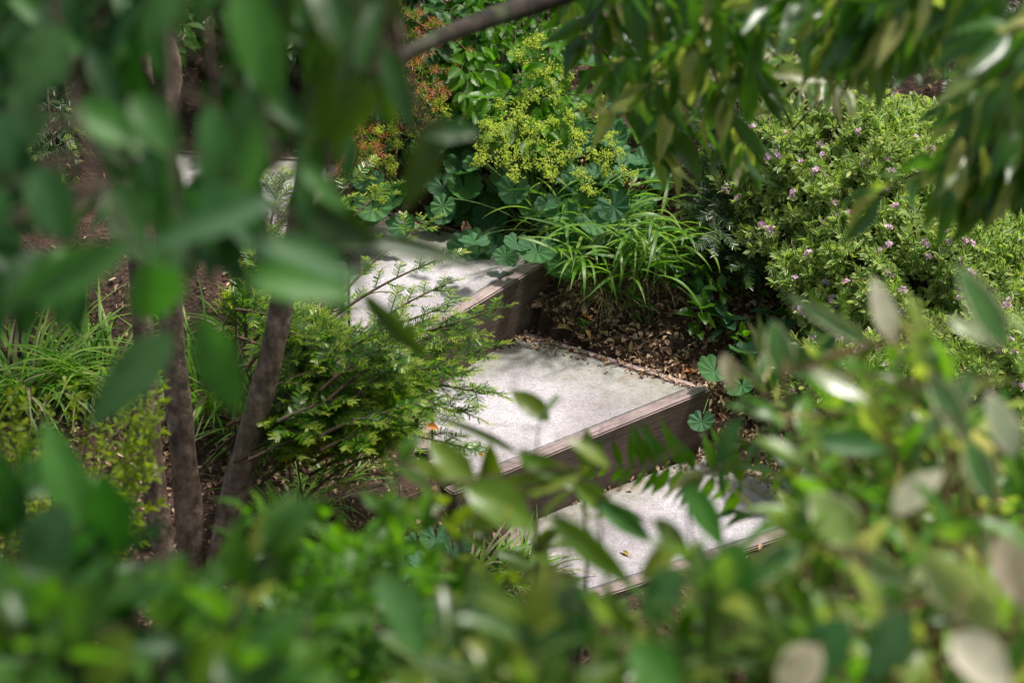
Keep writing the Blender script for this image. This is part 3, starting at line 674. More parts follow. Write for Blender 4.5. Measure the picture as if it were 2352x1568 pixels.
def cloud(u0, u1, v0, v1, D0, D1, n): return [(rng.uniform(u0, u1), rng.uniform(v0, v1), rng.uniform(D0, D1)) for _ in range(n)]
mantle(hit(1240, 560), [(1028, 455, 6.95), (1100, 545, 6.9), (1190, 545, 6.95), (1235, 555, 6.95), (1190, 415, 7.05), (1285, 470, 7.0), (1320, 390, 7.05), (1350, 495, 7.0), (1250, 455, 7.0), (1110, 370, 7.2), (1395, 455, 7.0)] + above(1080, 1440, 380, 590, .05, .22, 46),
    [(1140, 300, 7.05, 34), (1180, 285, 7.05, 38), (1215, 330, 7.0, 32), (1150, 350, 7.0, 34), (1190, 370, 7.0, 30), (1235, 290, 7.0, 24), (1290, 365, 6.98, 24), (1265, 340, 7.0, 22), (1110, 330, 7.05, 24), (1200, 255, 7.1, 22), (1270, 400, 6.95, 22), (1120, 290, 7.05, 22), (1320, 345, 6.95, 18), (1100, 365, 6.98, 16), (1180, 400, 6.92, 16), (1335, 310, 7.0, 16), (1245, 375, 6.92, 18)],
    "lady's mantle with the densest yellow flower head, in sun behind the grass clump")
mantle(hit(1380, 480), above(1290, 1500, 250, 470, .08, .3, 34), [(1370, 360, 7.0, 26), (1400, 320, 7.05, 22), (1340, 400, 7.0, 24), (1390, 390, 7.0, 20), (1320, 300, 7.1, 18), (1440, 400, 7.0, 18), (1350, 430, 6.95, 18), (1380, 270, 7.1, 26), (1410, 350, 7, 20)],
    "lady's mantle with looser yellow sprays just right of the densest flower head")
mantle(hit(1250, 330), above(1130, 1400, 130, 330, .1, .3, 34), [(1220, 115, 7.25, 30), (1250, 160, 7.2, 30), (1205, 160, 7.25, 26), (1265, 205, 7.2, 26), (1225, 215, 7.15, 26), (1290, 230, 7.15, 24), (1300, 170, 7.2, 20), (1310, 270, 7.1, 20), (1190, 125, 7.3, 16), (1240, 85, 7.3, 14), (1345, 255, 7.15, 20), (1375, 230, 7.15, 20), (1190, 230, 7.2, 16), (1270, 280, 7.1, 16), (1150, 240, 7.15, 12)],
    "lady's mantle flowering highest up the slope among the ribbed leaves")
mantle(hit(960, 420), above(880, 1100, 230, 480, .08, .25, 26), [(935, 225, 7.2, 16), (960, 260, 7.2, 18), (1010, 230, 7.2, 18), (1015, 265, 7.2, 20), (985, 285, 7.2, 18), (930, 260, 7.2, 14), (1000, 300, 7.2, 16), (950, 300, 7.2, 14), (905, 330, 7.2, 16), (895, 370, 7.15, 16), (905, 295, 7.15, 14)],
    "lady's mantle with green yellow sprays below the reddish yew")
mantle(hit(850, 450), cloud(820, 930, 380, 500, 7.0, 7.2, 10), [(840, 340, 7.1, 14), (850, 385, 7.1, 15), (835, 375, 7.1, 13), (870, 300, 7.1, 12), (905, 390, 7.05, 14), (880, 460, 7.0, 12), (860, 440, 7.0, 12), (830, 410, 7.05, 10)],
    "small lady's mantle close to the step end above the yew")
mantle(hit(1640, 880), [(1650, 830, 6.75), (1615, 950, 6.64), (1690, 800, 6.85), (1700, 870, 6.7), (1740, 840, 6.8), (1790, 860, 6.75), (1700, 750, 6.95), (1840, 830, 6.8), (1780, 790, 6.9)], [],
    "flowerless pleated leaves at the right corner of the central step", Lr=(.07, .1))
mantle(hit(980, 1290), [(960, 1230, 5.85), (1000, 1215, 5.85), (1040, 1240, 5.8), (930, 1260, 5.8), (985, 1270, 5.75), (900, 1200, 5.9), (930, 1150, 6.0)], [], "dark pleated leaves left of the lowest step beside grass", Lr=(.07, .1))
mb = MB(); pp = at(1068, 505, 6.92); mb.inst(LOBED, pp, np.array([.2, -.3, -1]), np.array([0, -1, .3]), .06, .03, 2.0, .9)
t = thing('withered_leaf', pp, 'crumpled brown withered leaf hanging among the mantle leaves by the step', 'withered leaf'); mb.build('blade', M['brownleaf'], t)

# ------------------------------------------------------------------ generic leafy shrub
def shrub(name, label, cat, base, tips, mat, T, L, wr, stemmat='twig', group=None, tl=.3, sub=2, sublen=.12, thick=.008, mats2=None, **k):
    """tips: world end points of branches; each is joined to the base by an arching stem"""
    t = thing(name, base, label, cat, group); ml, ms = MB(), MB(); base = np.asarray(base)
    for e in tips:
        e = np.asarray(e); l = np.linalg.norm(e - base); q = e + (base - e) * min(.6, tl / l) + rv(1, .015)[0] + np.array([0, 0, -.02])
        ms.tube(bez(base + rv(1, .02)[0] * [1, 1, 0], (base + q) / 2 + np.array(k.get('mid', (0, 0, 0))) + rv(1, .05 * l)[0], q, 8), np.linspace(thick, thick * .45, 8), 5, False)
        pts = twig(q, e, k.get('sag', -.1), .05, 8); ms.tube(pts, np.linspace(thick * .45, thick * .2, 8), 5, False)
        kk = {a: b for a, b in k.items() if a not in ('sag', 'mid')}
        leaves_on(ml, ms, pts, T, L, wr, **kk)
        for i in range(sub):
            a = pts[rng.integers(2, 7)]; dv = nrm(nrm(e - q) * .8 + rv(1, .6)[0]) * sublen * rng.uniform(.6, 1.2)
            p2 = twig(a, a + dv, -.1, .05, 6); ms.tube(p2, np.linspace(thick * .25, thick * .12, 6), 4, False); leaves_on(ml, ms, p2, T, L, wr, **kk)
    ml.build('foliage', M[mat], t); ms.build('branches', M[stemmat], t); return t
def tipcloud(u0, u1, v0, v1, D0, D1, n, avoid=(), seed=None):
    out = []
    while len(out) < n:
        u, v = rng.uniform(u0, u1), rng.uniform(v0, v1)
        if any((u - a) ** 2 / r1 ** 2 + (v - b) ** 2 / r2 ** 2 < 1 for a, b, r1, r2 in avoid): continue
        out.append(at(u, v, rng.uniform(D0, D1)))
    return out
# background: ribbed green leaves
shrub('ribbed_leaf_shrub', 'bright green bramble like shrub with ribbed leaves at top centre', 'shrub', gpt(.0, 8.05), tipcloud(1020, 1260, -30, 330, 7.6, 8.2, 60), 'bright', SERR, (.05, .085), .5, sub=2, spacing=.028, droop=.35, toward=np.array([0, -.5, 0]), bump=None) if False else None
bk = dict(sub=2, spacing=.03, droop=.35, toward=np.array([0, -.5, 0]))
shrub('ribbed_leaf_shrub', 'green shrub with toothed ribbed leaves behind the lady\'s mantle at top centre', 'shrub', gpt(.0, 8.2), W3(above(1050, 1300, -60, 330, .12, .45, 90)), 'bright', SERR, (.05, .085), .5, **bk)
shrub('ribbed_leaf_shrub', 'shaded shrub with toothed leaves above the sunlit soil at top left', 'shrub', gpt(-1.0, 7.8), W3(above(360, 780, -80, 120, .1, .6, 60)), 'mid', SERR, (.05, .085), .5, **bk)
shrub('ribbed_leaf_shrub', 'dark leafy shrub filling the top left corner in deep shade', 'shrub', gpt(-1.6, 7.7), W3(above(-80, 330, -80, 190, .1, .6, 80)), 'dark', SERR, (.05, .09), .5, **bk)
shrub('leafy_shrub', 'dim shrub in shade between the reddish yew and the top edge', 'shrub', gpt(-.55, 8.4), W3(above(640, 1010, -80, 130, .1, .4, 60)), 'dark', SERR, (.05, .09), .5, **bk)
# hedge line farther up the slope
for k, (x, w_) in enumerate(((-2.6, 0), (-1.3, 1), (0, 0), (1.3, 1), (2.6, 0))):
    b = gpt(x, 9.6); tips = [b + np.array([rng.uniform(-.85, .85), rng.uniform(-.5, .4), rng.uniform(.1, 1.5)]) for _ in range(70)]
    shrub('hedge_shrub', ['tall dark shrub of the back row, far left end', 'back row shrub second from the left', 'back row shrub behind the top centre', 'back row shrub second from the right', 'tall dark shrub of the back row, far right end'][k], 'shrub', b, tips, 'mid' if w_ else 'dark', OVLO, (.06, .1), .5, group='dark shrubs of the back row', thick=.012, sub=3, sublen=.2, spacing=.035, pet=.04)

# ------------------------------------------------------------------ daphne like bush with cream margins and pink flowers
def daphne(b, centre, rad, n, label, vlo=-.1):
    t = thing('flowering_bush', b, label, 'bush', 'pink flowered bushes on the right'); ml, ms = MB(), MB(); nfl = 0
    cnt = 0; b = np.asarray(b); centre = np.asarray(centre); rad = np.asarray(rad)
    hub = [b + (centre - b) * f + rv(1, .05)[0] for f in (.2, .4, .6, .8)]
    for h in hub: ms.tube([b, (b + h) / 2 + rv(1, .02)[0], h], [.012, .01, .007], 6)
    while cnt < n:
        q = nrm(rv(1))[0]
        if q[1] > .45 or q[2] < vlo: continue
        cnt += 1; bump = 1 + .13 * math.sin(q[0] * 9 + 1) * math.cos(q[2] * 8) + rng.uniform(-.16, .03)
        e = centre + q * rad * bump; dd = nrm(q * np.array([1, 1, .8]) + np.array([0, -.1, .55]) + rv(1, .3)[0])
        s0 = e - dd * rng.uniform(.05, .10)
        h = hub[rng.integers(0, 4)]
        if cnt % 3 == 0: ms.tube(twig(h, s0, -.1, .06, 6), np.linspace(.005, .002, 6), 4, False)
        ms.tube([s0, e], [.0018, .0013], 4, False)
        m_ = 20; f = rng.uniform(0, 1, m_) ** .8; ps = s0 + (e - s0) * f[:, None]
        a = nrm(np.cross(dd, [.3, .1, 1.0])); bb = np.cross(dd, a); ph = np.arange(m_) * 2.4
        rad_ = np.cos(ph)[:, None] * a + np.sin(ph)[:, None] * bb; el = (.35 + .9 * f)[:, None]
        dl = nrm(dd * el + rad_ + rv(m_, .08)); LL = rng.uniform(.022, .038, m_)
        ml.inst(OBOV, ps, dl, dd + rv(m_, .15), LL, LL * .27, rng.uniform(-.3, .6, m_), .1)
        if rng.uniform() < .11 and nfl < 98:
            mf = MB(); nfl += 1
            nf = rng.integers(3, 7)
            for _ in range(nf):
                fd = nrm(dd + rv(1, .5)[0]); fb = e + fd * .012; ms.tube([e, fb], [.001, .001], 3, False)
                a2 = nrm(np.cross(fd, [.2, .3, 1.0])); b2 = np.cross(fd, a2)
                pd = np.array([a2, b2, -a2, -b2]) + fd * .35
                mf.inst(PETAL, np.tile(fb, (4, 1)), pd, np.tile(fd, (4, 1)), .0100, .0066)
                mf.tube([e, fb + fd * .001], [.0012, .0018], 4, False)
            mf.build('flower_cluster', M['pink'], t)
    ml.build('foliage', M['daphne'], t); ms.build('branches', M['twig'], t)
c1 = at(1950, 460, 7.15); daphne(gpt(c1[0], c1[1] + .1), c1, (.42, .36, .33), 1050, 'bush of narrow cream edged leaves dotted with pink flowers, nearest the fir')
c2 = at(2260, 450, 7.25); daphne(gpt(c2[0], c2[1] + .1), c2, (.40, .36, .32), 850, 'pink flowered bush at the right edge of the frame behind hanging leaves')
c3 = at(2110, 690, 6.9); daphne(gpt(c3[0], c3[1] + .05), c3, (.42, .28, .30), 850, 'lower greener flowering bush under the two pink flowered ones')
c5 = at(1960, 900, 6.55); daphne(gpt(c5[0], c5[1] + .05), c5, (.24, .2, .15), 240, 'low green flowering bush between the pleated leaves and the lowest step edging')
c6 = at(2290, 860, 6.6); daphne(gpt(c6[0], c6[1] + .05), c6, (.28, .2, .18), 300, 'shaded flowering bush low at the right edge of the frame')
c4 = at(2300, 1080, 6.4); daphne(gpt(c4[0], c4[1] + .05), c4, (.25, .2, .14), 200, 'low flowering bush glimpsed at right behind pale blurred leaves')

# ------------------------------------------------------------------ grasses
def clump(name, label, b, n, H, spread, mat='grass', W=(.006, .011), seed=0, dry=.0, bias=(0, 0), arc=(.9, 2.3), rr=.05, extra=None):
    t = thing(name, b, label, 'grass'); mg, md = MB(), MB()
    for tgt, cnt in ((mg, int(n * (1 - dry))), (md, int(n * dry))):
        if cnt == 0: continue
        a = rng.uniform(0, 6.283, cnt); rad = rr * np.sqrt(rng.uniform(0, 1, cnt))
        pos = np.array(b) + np.stack([np.cos(a) * rad, np.sin(a) * rad, np.full(cnt, -.01)], 1)
        a2 = a + rng.normal(size=cnt) * .6
        o = rng.uniform(.25, 1, cnt) * spread
        d = nrm(np.stack([np.cos(a2) * o + bias[0], np.sin(a2) * o + bias[1], np.ones(cnt)], 1))
        N = np.stack([-np.cos(a2) * 1.0, -np.sin(a2), np.full(cnt, .35)], 1) + rv(cnt, .12)
        N = -N                                     # the blade bends away from its upper side
        L_ = rng.uniform(H * .55, H, cnt)
        N = N * -1
        tgt.inst(BLADE, pos, d, N, L_, rng.uniform(*W, cnt), rng.uniform(*arc, cnt))
    mg.build('blades', M[mat], t)
    if md.n: md.build('dry_blades', M['dryblade'], t)
    return t
def hakone(label, b, stems, H):
    """grass with leafy culms: arching stems carrying drooping blades"""
    t = thing('grass_clump', b, label, 'grass'); mg, ms, md = MB(), MB(), MB()
    for k in range(stems):
        a = rng.uniform(0, 6.283); q = np.array(b) + np.array([math.cos(a), math.sin(a), 0]) * rng.uniform(0, .09)
        o = rng.uniform(.05, .75); h = H * rng.uniform(.55, 1.15)
        e = q + np.array([math.cos(a) * o * H, math.sin(a) * o * H * .8, h * (1 - .35 * o)])
        st = bez(q, q + np.array([math.cos(a) * o * .25 * H, math.sin(a) * o * .25 * H, h * .8]), e, 10); ms.tube(st, np.linspace(.0015, .0008, 10), 4, False)
        m_ = rng.integers(4, 7)
        for j in range(m_):
            f = .35 + .65 * j / (m_ - 1); p_ = st[int(f * 9)]; az = a + rng.normal() * 1.0
            dd = nrm(np.array([math.cos(az), math.sin(az), rng.uniform(.1, .9)])); N = np.array([0, 0, 1.0]) + rv(1, .3)[0]
            L_ = rng.uniform(.10, .20); mg.inst(BLADE, p_, dd, N, L_, rng.uniform(.009, .015), rng.uniform(.5, 1.9), .1)
    a = rng.uniform(0, 6.28, 220); pos = np.array(b) + np.stack([np.cos(a) * .09, np.sin(a) * .09, 0 * a], 1) * rng.uniform(0, 1, (220, 1))
    md.inst(BLADE, pos, np.stack([np.cos(a), np.sin(a), rng.uniform(.2, 2.5, 220)], 1), np.array([0, 0, 1.0]) + rv(220, .3), rng.uniform(.06, .16, 220), .0022, rng.uniform(.8, 3, 220))
    mg.build('blades', M['grass'], t); ms.build('culms', M['greenstem'], t); md.build('dry_blades', M['dryblade'], t)
hk = hit(1385, 680); hakone('fresh green broad bladed grass clump overhanging the riser end of the middle step', hk, 44, .34)
hakone('smaller grass tuft right of the clump by the riser', hit(1500, 640), 22, .22)
clump('grass_tuft', 'bright strappy grass tuft at the left end of the lowest step', hit(1075, 1345), 90, .24, .7, 'grass', (.006, .010), dry=.2, bias=(.35, 0), rr=.08)
clump('grass_tuft', 'fresh grass tuft on the bare litter at the foot of the yew', hit(760, 1120), 60, .2, .9, 'grass', (.005, .009), dry=.1, rr=.08)
clump('grass_tuft', 'grass tuft between the right bare stem and the yew', hit(660, 1180), 60, .24, .9, 'grass', (.005, .009), dry=.1, rr=.08)
clump('grass_tuft', 'grass beside the lowest step under a pale blurred leaf', hit(1180, 1340), 70, .22, .8, 'grass', (.005, .009), dry=.35, bias=(.5, 0), rr=.08)
clump('sedge_clump', 'striped sedge with pale dry blades at the left edge', hit(60, 900), 170, .42, .9, 'grass', (.008, .013), dry=.12, rr=.09)
clump('sedge_clump', 'arching sedge at the left just behind the dark stem', hit(230, 880), 120, .38, .9, 'grass', (.008, .013), dry=.12, rr=.08)
clump('sedge_clump', 'long drooping green grass seen between the two bare stems', hit(480, 930), 110, .42, .8, 'grass', (.008, .013), dry=.1, bias=(.4, -.1), rr=.08)
clump('sedge_clump', 'dark arching grass at the foot of the yew right of the bare stems', hit(600, 1010), 80, .34, .9, 'grass', (.006, .010), dry=.1, bias=(.4, -.1), rr=.07)
clump('sedge_clump', 'grass tuft above the yew at left in front of the upper step', hit(560, 760), 60, .22, .8, 'grass', (.006, .010), dry=.4, rr=.07)

# ------------------------------------------------------------------ seedlings in the litter
def seedling(u, v, label, H=.08, L_=(.035, .05), wr=.38, mat='mid', n=5, tpl=SERR, lean=.15):
    b = hit(u, v); t = thing('seedling', b, label, 'seedling', 'green seedlings in the leaf litter'); ml, ms = MB(), MB()
    e = b + np.array([rng.uniform(-lean, lean) * H, 0, H]); st = twig(b, e, 0, .05, 7); ms.tube(st, np.linspace(.0016, .001, 7), 4, False)
    leaves_on(ml, ms, st, tpl, L_, wr, frac=.35, spacing=H / n, ang=70, droop=.2, pair=True, tipn=2, bend=(.2, .8))
    ml.build('foliage', M[mat], t); ms.build('stem', M['greenstem'], t)
seedling(1530, 690, 'tallest seedling with long narrow leaves right of the grass clump', .13, (.06, .085), .3)
seedling(1450, 745, 'narrow leaved seedling below the grass clump', .08, (.04, .055), .3)
seedling(1490, 760, 'small dark seedling between the grass and the step edge', .06, (.03, .045), .3, 'dark')
seedling(1570, 700, 'broad ribbed leaved seedling near the hanging stem', .10, (.05, .07), .5, 'mid')
seedling(1600, 745, 'nettle like seedling with toothed heart shaped leaves', .09, (.04, .055), .65, 'mantle')
seedling(1650, 735, 'pale green seedling with toothed leaves under the fir', .09, (.04, .06), .6, 'mid')
seedling(1340, 770, 'tiny seedling at the back edge of the central step', .04, (.02, .03), .4)
seedling(1700, 700, 'seedling in the shade at the foot of the pink flowered bush', .09, (.04, .06), .5, 'mid')
for q_, (u, v) in enumerate([(1620, 690), (1660, 800), (1710, 830), (1740, 700), (1790, 840), (1820, 740), (1560, 620), (1680, 640), (1500, 620), (1600, 800)]):
    seedling(u, v, ['seedling by the hanging stem above the central step corner', 'seedling with heart shaped leaves just behind the pleated leaves', 'seedling between the pleated leaves and the pink bush', 'seedling against the dark foot of the fir', 'seedling lowest under the pink flowered bush', 'seedling tucked under the nearest pink bush', 'seedling at the upper right side of the grass clump', 'seedling half hidden under the shaded fir', 'seedling rising out of the right side of the grass clump', 'seedling at the litter edge nearest the central step corner'][q_], rng.uniform(.07, .12), (.045, .07), rng.uniform(.4, .62), ['mid', 'mantle', 'bright'][q_ % 3])
seedling(1760, 780, 'low seedling in front of the pink flowered bush', .07, (.04, .06), .5, 'mantle')

# ------------------------------------------------------------------ the small tree with bare stems at the left
tb = hit(478, 1310); tr = thing('small_tree', tb, 'small tree with three bare brown stems rising from one base at left', 'tree')
def stempath(px, D0, D1, extra):
    n_ = len(px); P = [tb + np.array([0, 0, -.03])] if False else []
    for i_, (u, v) in enumerate(px): P.append(at(u, v, D0 + (D1 - D0) * i_ / (n_ - 1)))
    for e in extra: P.append(np.array(e))
    return P
DB = float(np.dot(tb - CAM, FW))
s1 = [tb + np.array([.02, 0, -.05])] + stempath([(505, 1300), (540, 1130), (580, 980), (620, 830), (655, 660), (690, 480), (720, 280), (735, 60)], DB - .03, DB - .45, [(-.55, 4.6, 2.3), (-.3, 4.4, 3.0)])
s2 = [tb + np.array([-.04, 0, -.05])] + stempath([(442, 1300), (430, 1130), (412, 950), (396, 780), (385, 560), (372, 300), (365, 60)], DB, DB - .4, [(-1.1, 4.7, 2.2), (-1.2, 4.6, 2.9)])
s3 = [tb + np.array([-.09, .03, -.05])] + stempath([(380, 1290), (355, 1120), (340, 940), (330, 780), (315, 560), (300, 300), (290, 60)], DB + .06, DB - .2, [(-1.4, 5.0, 2.2), (-1.6, 5.0, 2.9)])
for P, r0, r1 in ((s1, .037, .017), (s2, .037, .019), (s3, .032, .018)):
    pts = bez3(P, 46); rad = np.linspace(r0, r1, 46) * (1 + .03 * np.sin(np.arange(46) * .9)) + .02 * np.exp(-np.arange(46) / 1.6)
    m_ = MB(); m_.tube(pts + rv(46, .0006), rad, 16); m_.build('trunk', M['bark'], tr)
ml, ms = MB(), MB()
tops = [s1[-1], s2[-1], s3[-1], s1[-2], s2[-2]]
for k in range(40):  # unseen crown, spread to the right so its shade falls on the left bed
    s_ = tops[k % 5]; e = np.array([rng.uniform(-1.6, .85), rng.uniform(4.5, 6.9), rng.uniform(2.5, 3.6)])
    ms.tube(twig(s_, e, .05, .05, 7), np.linspace(.012, .003, 7), 5, False)
    q = e + (s_ - e) * .35; leaves_on(ml, None, twig(q, e, -.1, .05, 7), OVLO, (.08, .11), .45, spacing=.03, pet=.02)
ml.build('crown', M['dark'], tr); ms.build('branches', M['twig'], tr)

# ------------------------------------------------------------------ foreground leaves, upper left (close to the camera)
def hero_shrub(name, label, cat, base, branches, heroes, mat, rnd=None, group=None, T=OVATE, stemmat='twig', br=.005):
    """branches: polylines [(u,v,D)...]; heroes: (ubase,vbase,utip,vtip,D,width px,dD)"""
    t = thing(name, base, label, cat, group); ml, ms = MB(), MB(); allp = []
    for i_, B in enumerate(branches):
        P = [at(*q) for q in B]
        if i_ == 0 or True: P = [np.asarray(base)] + P if np.linalg.norm(P[0] - np.asarray(base)) > .05 else P
        pts = bez3(P, 40); ms.tube(pts, np.linspace(br * 1.6, br * .5, 40), 8, False); allp.append(pts[14:])
    AP = np.vstack(allp)
    for h in heroes:
        ub, vb, ut, vt, D, wpx, dD = h; wpx *= .87
        a = at(ub, vb, D); b = at(ut, vt, D + dD); L_ = np.linalg.norm(b - a); w_ = wpx / FPX * D
        dd = (b - a) / L_; N = -FW + np.array([0, 0, .55]) + rv(1, .28)[0]
        ml.inst(T, a, dd, N, L_ * 1.06, w_, rng.uniform(.1, .5), rng.uniform(0, .12))
        q = AP[np.argmin(np.linalg.norm(AP - a, axis=1))]
        ms.tube(bez(q, (q + a) / 2 + np.array([0, 0, .01]), a + dd * .003, 6), np.linspace(br * .6, br * .35, 6), 5, False)
    ml.build('foliage', M[mat], t); ms.build('branches', M[stemmat], t); return t
GAPS = [(425, 270, 40, 90), (640, 405, 50, 42), (125, 225, 50, 30), (150, 370, 80, 110), (675, 180, 35, 90), (460, 110, 60, 70), (625, 480, 30, 40), (870, 370, 60, 80), (770, 410, 45, 45), (430, 375, 34, 40)]
def ok(u, v): return not any(((u - a) / r1) ** 2 + ((v - b) / r2) ** 2 < 1 for a, b, r1, r2 in GAPS)
def fill(n, u0, u1, v0, v1, D0, D1, w=(70, 130), l=(170, 270), ang=(70, 110), Dr=2.0):
    out = []; tries = 0
    while len(out) < n and tries < 6000:
        tries += 1
        u, v = rng.uniform(u0, u1), rng.uniform(v0, v1); a = R(rng.uniform(*ang)); D = rng.uniform(D0, D1); s_ = Dr / D
        L_ = rng.uniform(*l) * s_; ut, vt = u + math.cos(a) * L_, v + math.sin(a) * L_
        if not all(ok(u + (ut - u) * f, v + (vt - v) * f) for f in (0, .25, .5, .75, 1)): continue
        out.append((u, v, ut, vt, D, rng.uniform(*w) * s_, rng.uniform(-.04, .04)))
    return out
base1 = gpt(-.75, 1.7)
H1 = [(545, -50, 635, 230, 2.0, 135, 0), (585, 185, 565, 450, 2.05, 112, .02), (640, 455, 350, 560, 2.0, 95, -.03), (300, 560, 10, 700, 1.95, 115, 0), (335, 600, 378, 750, 2.0, 165, .04), (80, 380, 165, 560, 2.0, 125, 0), (55, 170, 75, 340, 2.1, 90, 0),
    (420, -50, 320, 100, 2.0, 115, 0), (140, 60, 60, 220, 2.0, 160, 0), (600, 555, 830, 640, 1.95, 105, .02), (560, 640, 800, 660, 2.05, 120, 0), (460, 720, 545, 950, 2.05, 130, .03), (400, 760, 205, 970, 2.1, 130, 0), (20, 250, -40, 420, 2.0, 110, 0), (0, 430, -60, 560, 2, 140, 0),
    (490, 290, 520, 470, 2.4, 110, 0), (805, 300, 800, 430, 2.6, 46, 0), (455, 320, 530, 460, 2.3, 84, 0), (560, 425, 465, 520, 2.2, 84, 0), (690, 320, 705, 530, 2.4, 60, 0), (450, 430, 385, 530, 2.3, 84, 0), (530, 490, 650, 600, 2.2, 84, 0), (400, 430, 490, 570, 2.2, 84, 0), (340, 330, 380, 470, 2.3, 80, 0), (690, 380, 800, 480, 2.3, 60, 0), (520, 300, 500, 440, 2.3, 90, 0),
    (300, 220, 420, 360, 2.1, 110, 0), (480, 240, 500, 420, 2.15, 90, 0), (160, 250, 330, 330, 2.2, 120, 0), (250, 420, 330, 560, 2.2, 130, 0), (520, 420, 440, 470, 2.2, 80, 0)]
hero_shrub('broadleaf_shrub', 'nearest broadleaf shrub, big blurred dark green leaves covering the upper left', 'shrub', base1,
    [[(-900, 200, 2.1), (-300, -500, 2.1), (60, -260, 2.1), (130, 60, 2.1), (200, 330, 2.05), (290, 540, 2.0), (335, 600, 2.0)], [(-900, 200, 2.2), (-200, -600, 2.2), (430, -380, 2.1), (560, -40, 2.05), (595, 180, 2.05), (640, 450, 2.05), (600, 560, 2.0)], [(-900, 200, 2.2), (-100, -560, 2.2), (330, -260, 2.2), (390, 100, 2.15), (400, 420, 2.1), (430, 590, 2.1), (450, 740, 2.1)]],
    H1, 'hero', br=.003)
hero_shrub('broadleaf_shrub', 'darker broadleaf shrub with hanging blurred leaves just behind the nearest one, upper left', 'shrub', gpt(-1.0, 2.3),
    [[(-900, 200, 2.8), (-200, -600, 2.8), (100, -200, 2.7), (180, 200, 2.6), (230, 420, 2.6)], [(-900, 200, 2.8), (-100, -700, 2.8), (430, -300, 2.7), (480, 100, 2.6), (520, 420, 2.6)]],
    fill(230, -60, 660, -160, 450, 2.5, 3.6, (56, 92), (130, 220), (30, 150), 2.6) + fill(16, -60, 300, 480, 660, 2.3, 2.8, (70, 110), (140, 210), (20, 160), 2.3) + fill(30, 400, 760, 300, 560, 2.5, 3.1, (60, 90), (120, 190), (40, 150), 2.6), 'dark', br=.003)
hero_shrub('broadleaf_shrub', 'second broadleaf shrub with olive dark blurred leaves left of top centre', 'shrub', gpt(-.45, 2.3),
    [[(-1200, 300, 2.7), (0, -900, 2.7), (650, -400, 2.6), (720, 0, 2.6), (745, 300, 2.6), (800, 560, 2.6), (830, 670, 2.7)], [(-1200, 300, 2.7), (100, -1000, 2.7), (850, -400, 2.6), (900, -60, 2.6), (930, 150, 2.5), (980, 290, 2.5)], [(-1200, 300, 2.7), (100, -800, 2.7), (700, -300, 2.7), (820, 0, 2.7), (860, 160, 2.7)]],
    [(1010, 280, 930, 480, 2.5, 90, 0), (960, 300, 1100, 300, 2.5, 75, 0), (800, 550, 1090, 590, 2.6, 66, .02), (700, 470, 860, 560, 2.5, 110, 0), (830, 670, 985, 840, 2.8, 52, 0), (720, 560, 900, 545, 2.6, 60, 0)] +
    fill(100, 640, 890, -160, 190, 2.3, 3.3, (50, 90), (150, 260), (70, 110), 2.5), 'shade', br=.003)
# leaf and bare young stem standing in front of the central step
hero_shrub('young_sapling', 'single blurred young stem topped by one folded green leaf over the central step', 'sapling', gpt(.06, 3.4),
    [[(1225, 1500, 3.6), (1228, 1200, 3.6), (1232, 1040, 3.6), (1240, 958, 3.6)]], [(1262, 968, 1178, 895, 3.6, 62, .03), (1250, 950, 1288, 900, 3.6, 20, .03), (1190, 1040, 1020, 955, 3.6, 26, 0)], 'olive', br=.0022, stemmat='greenstem')

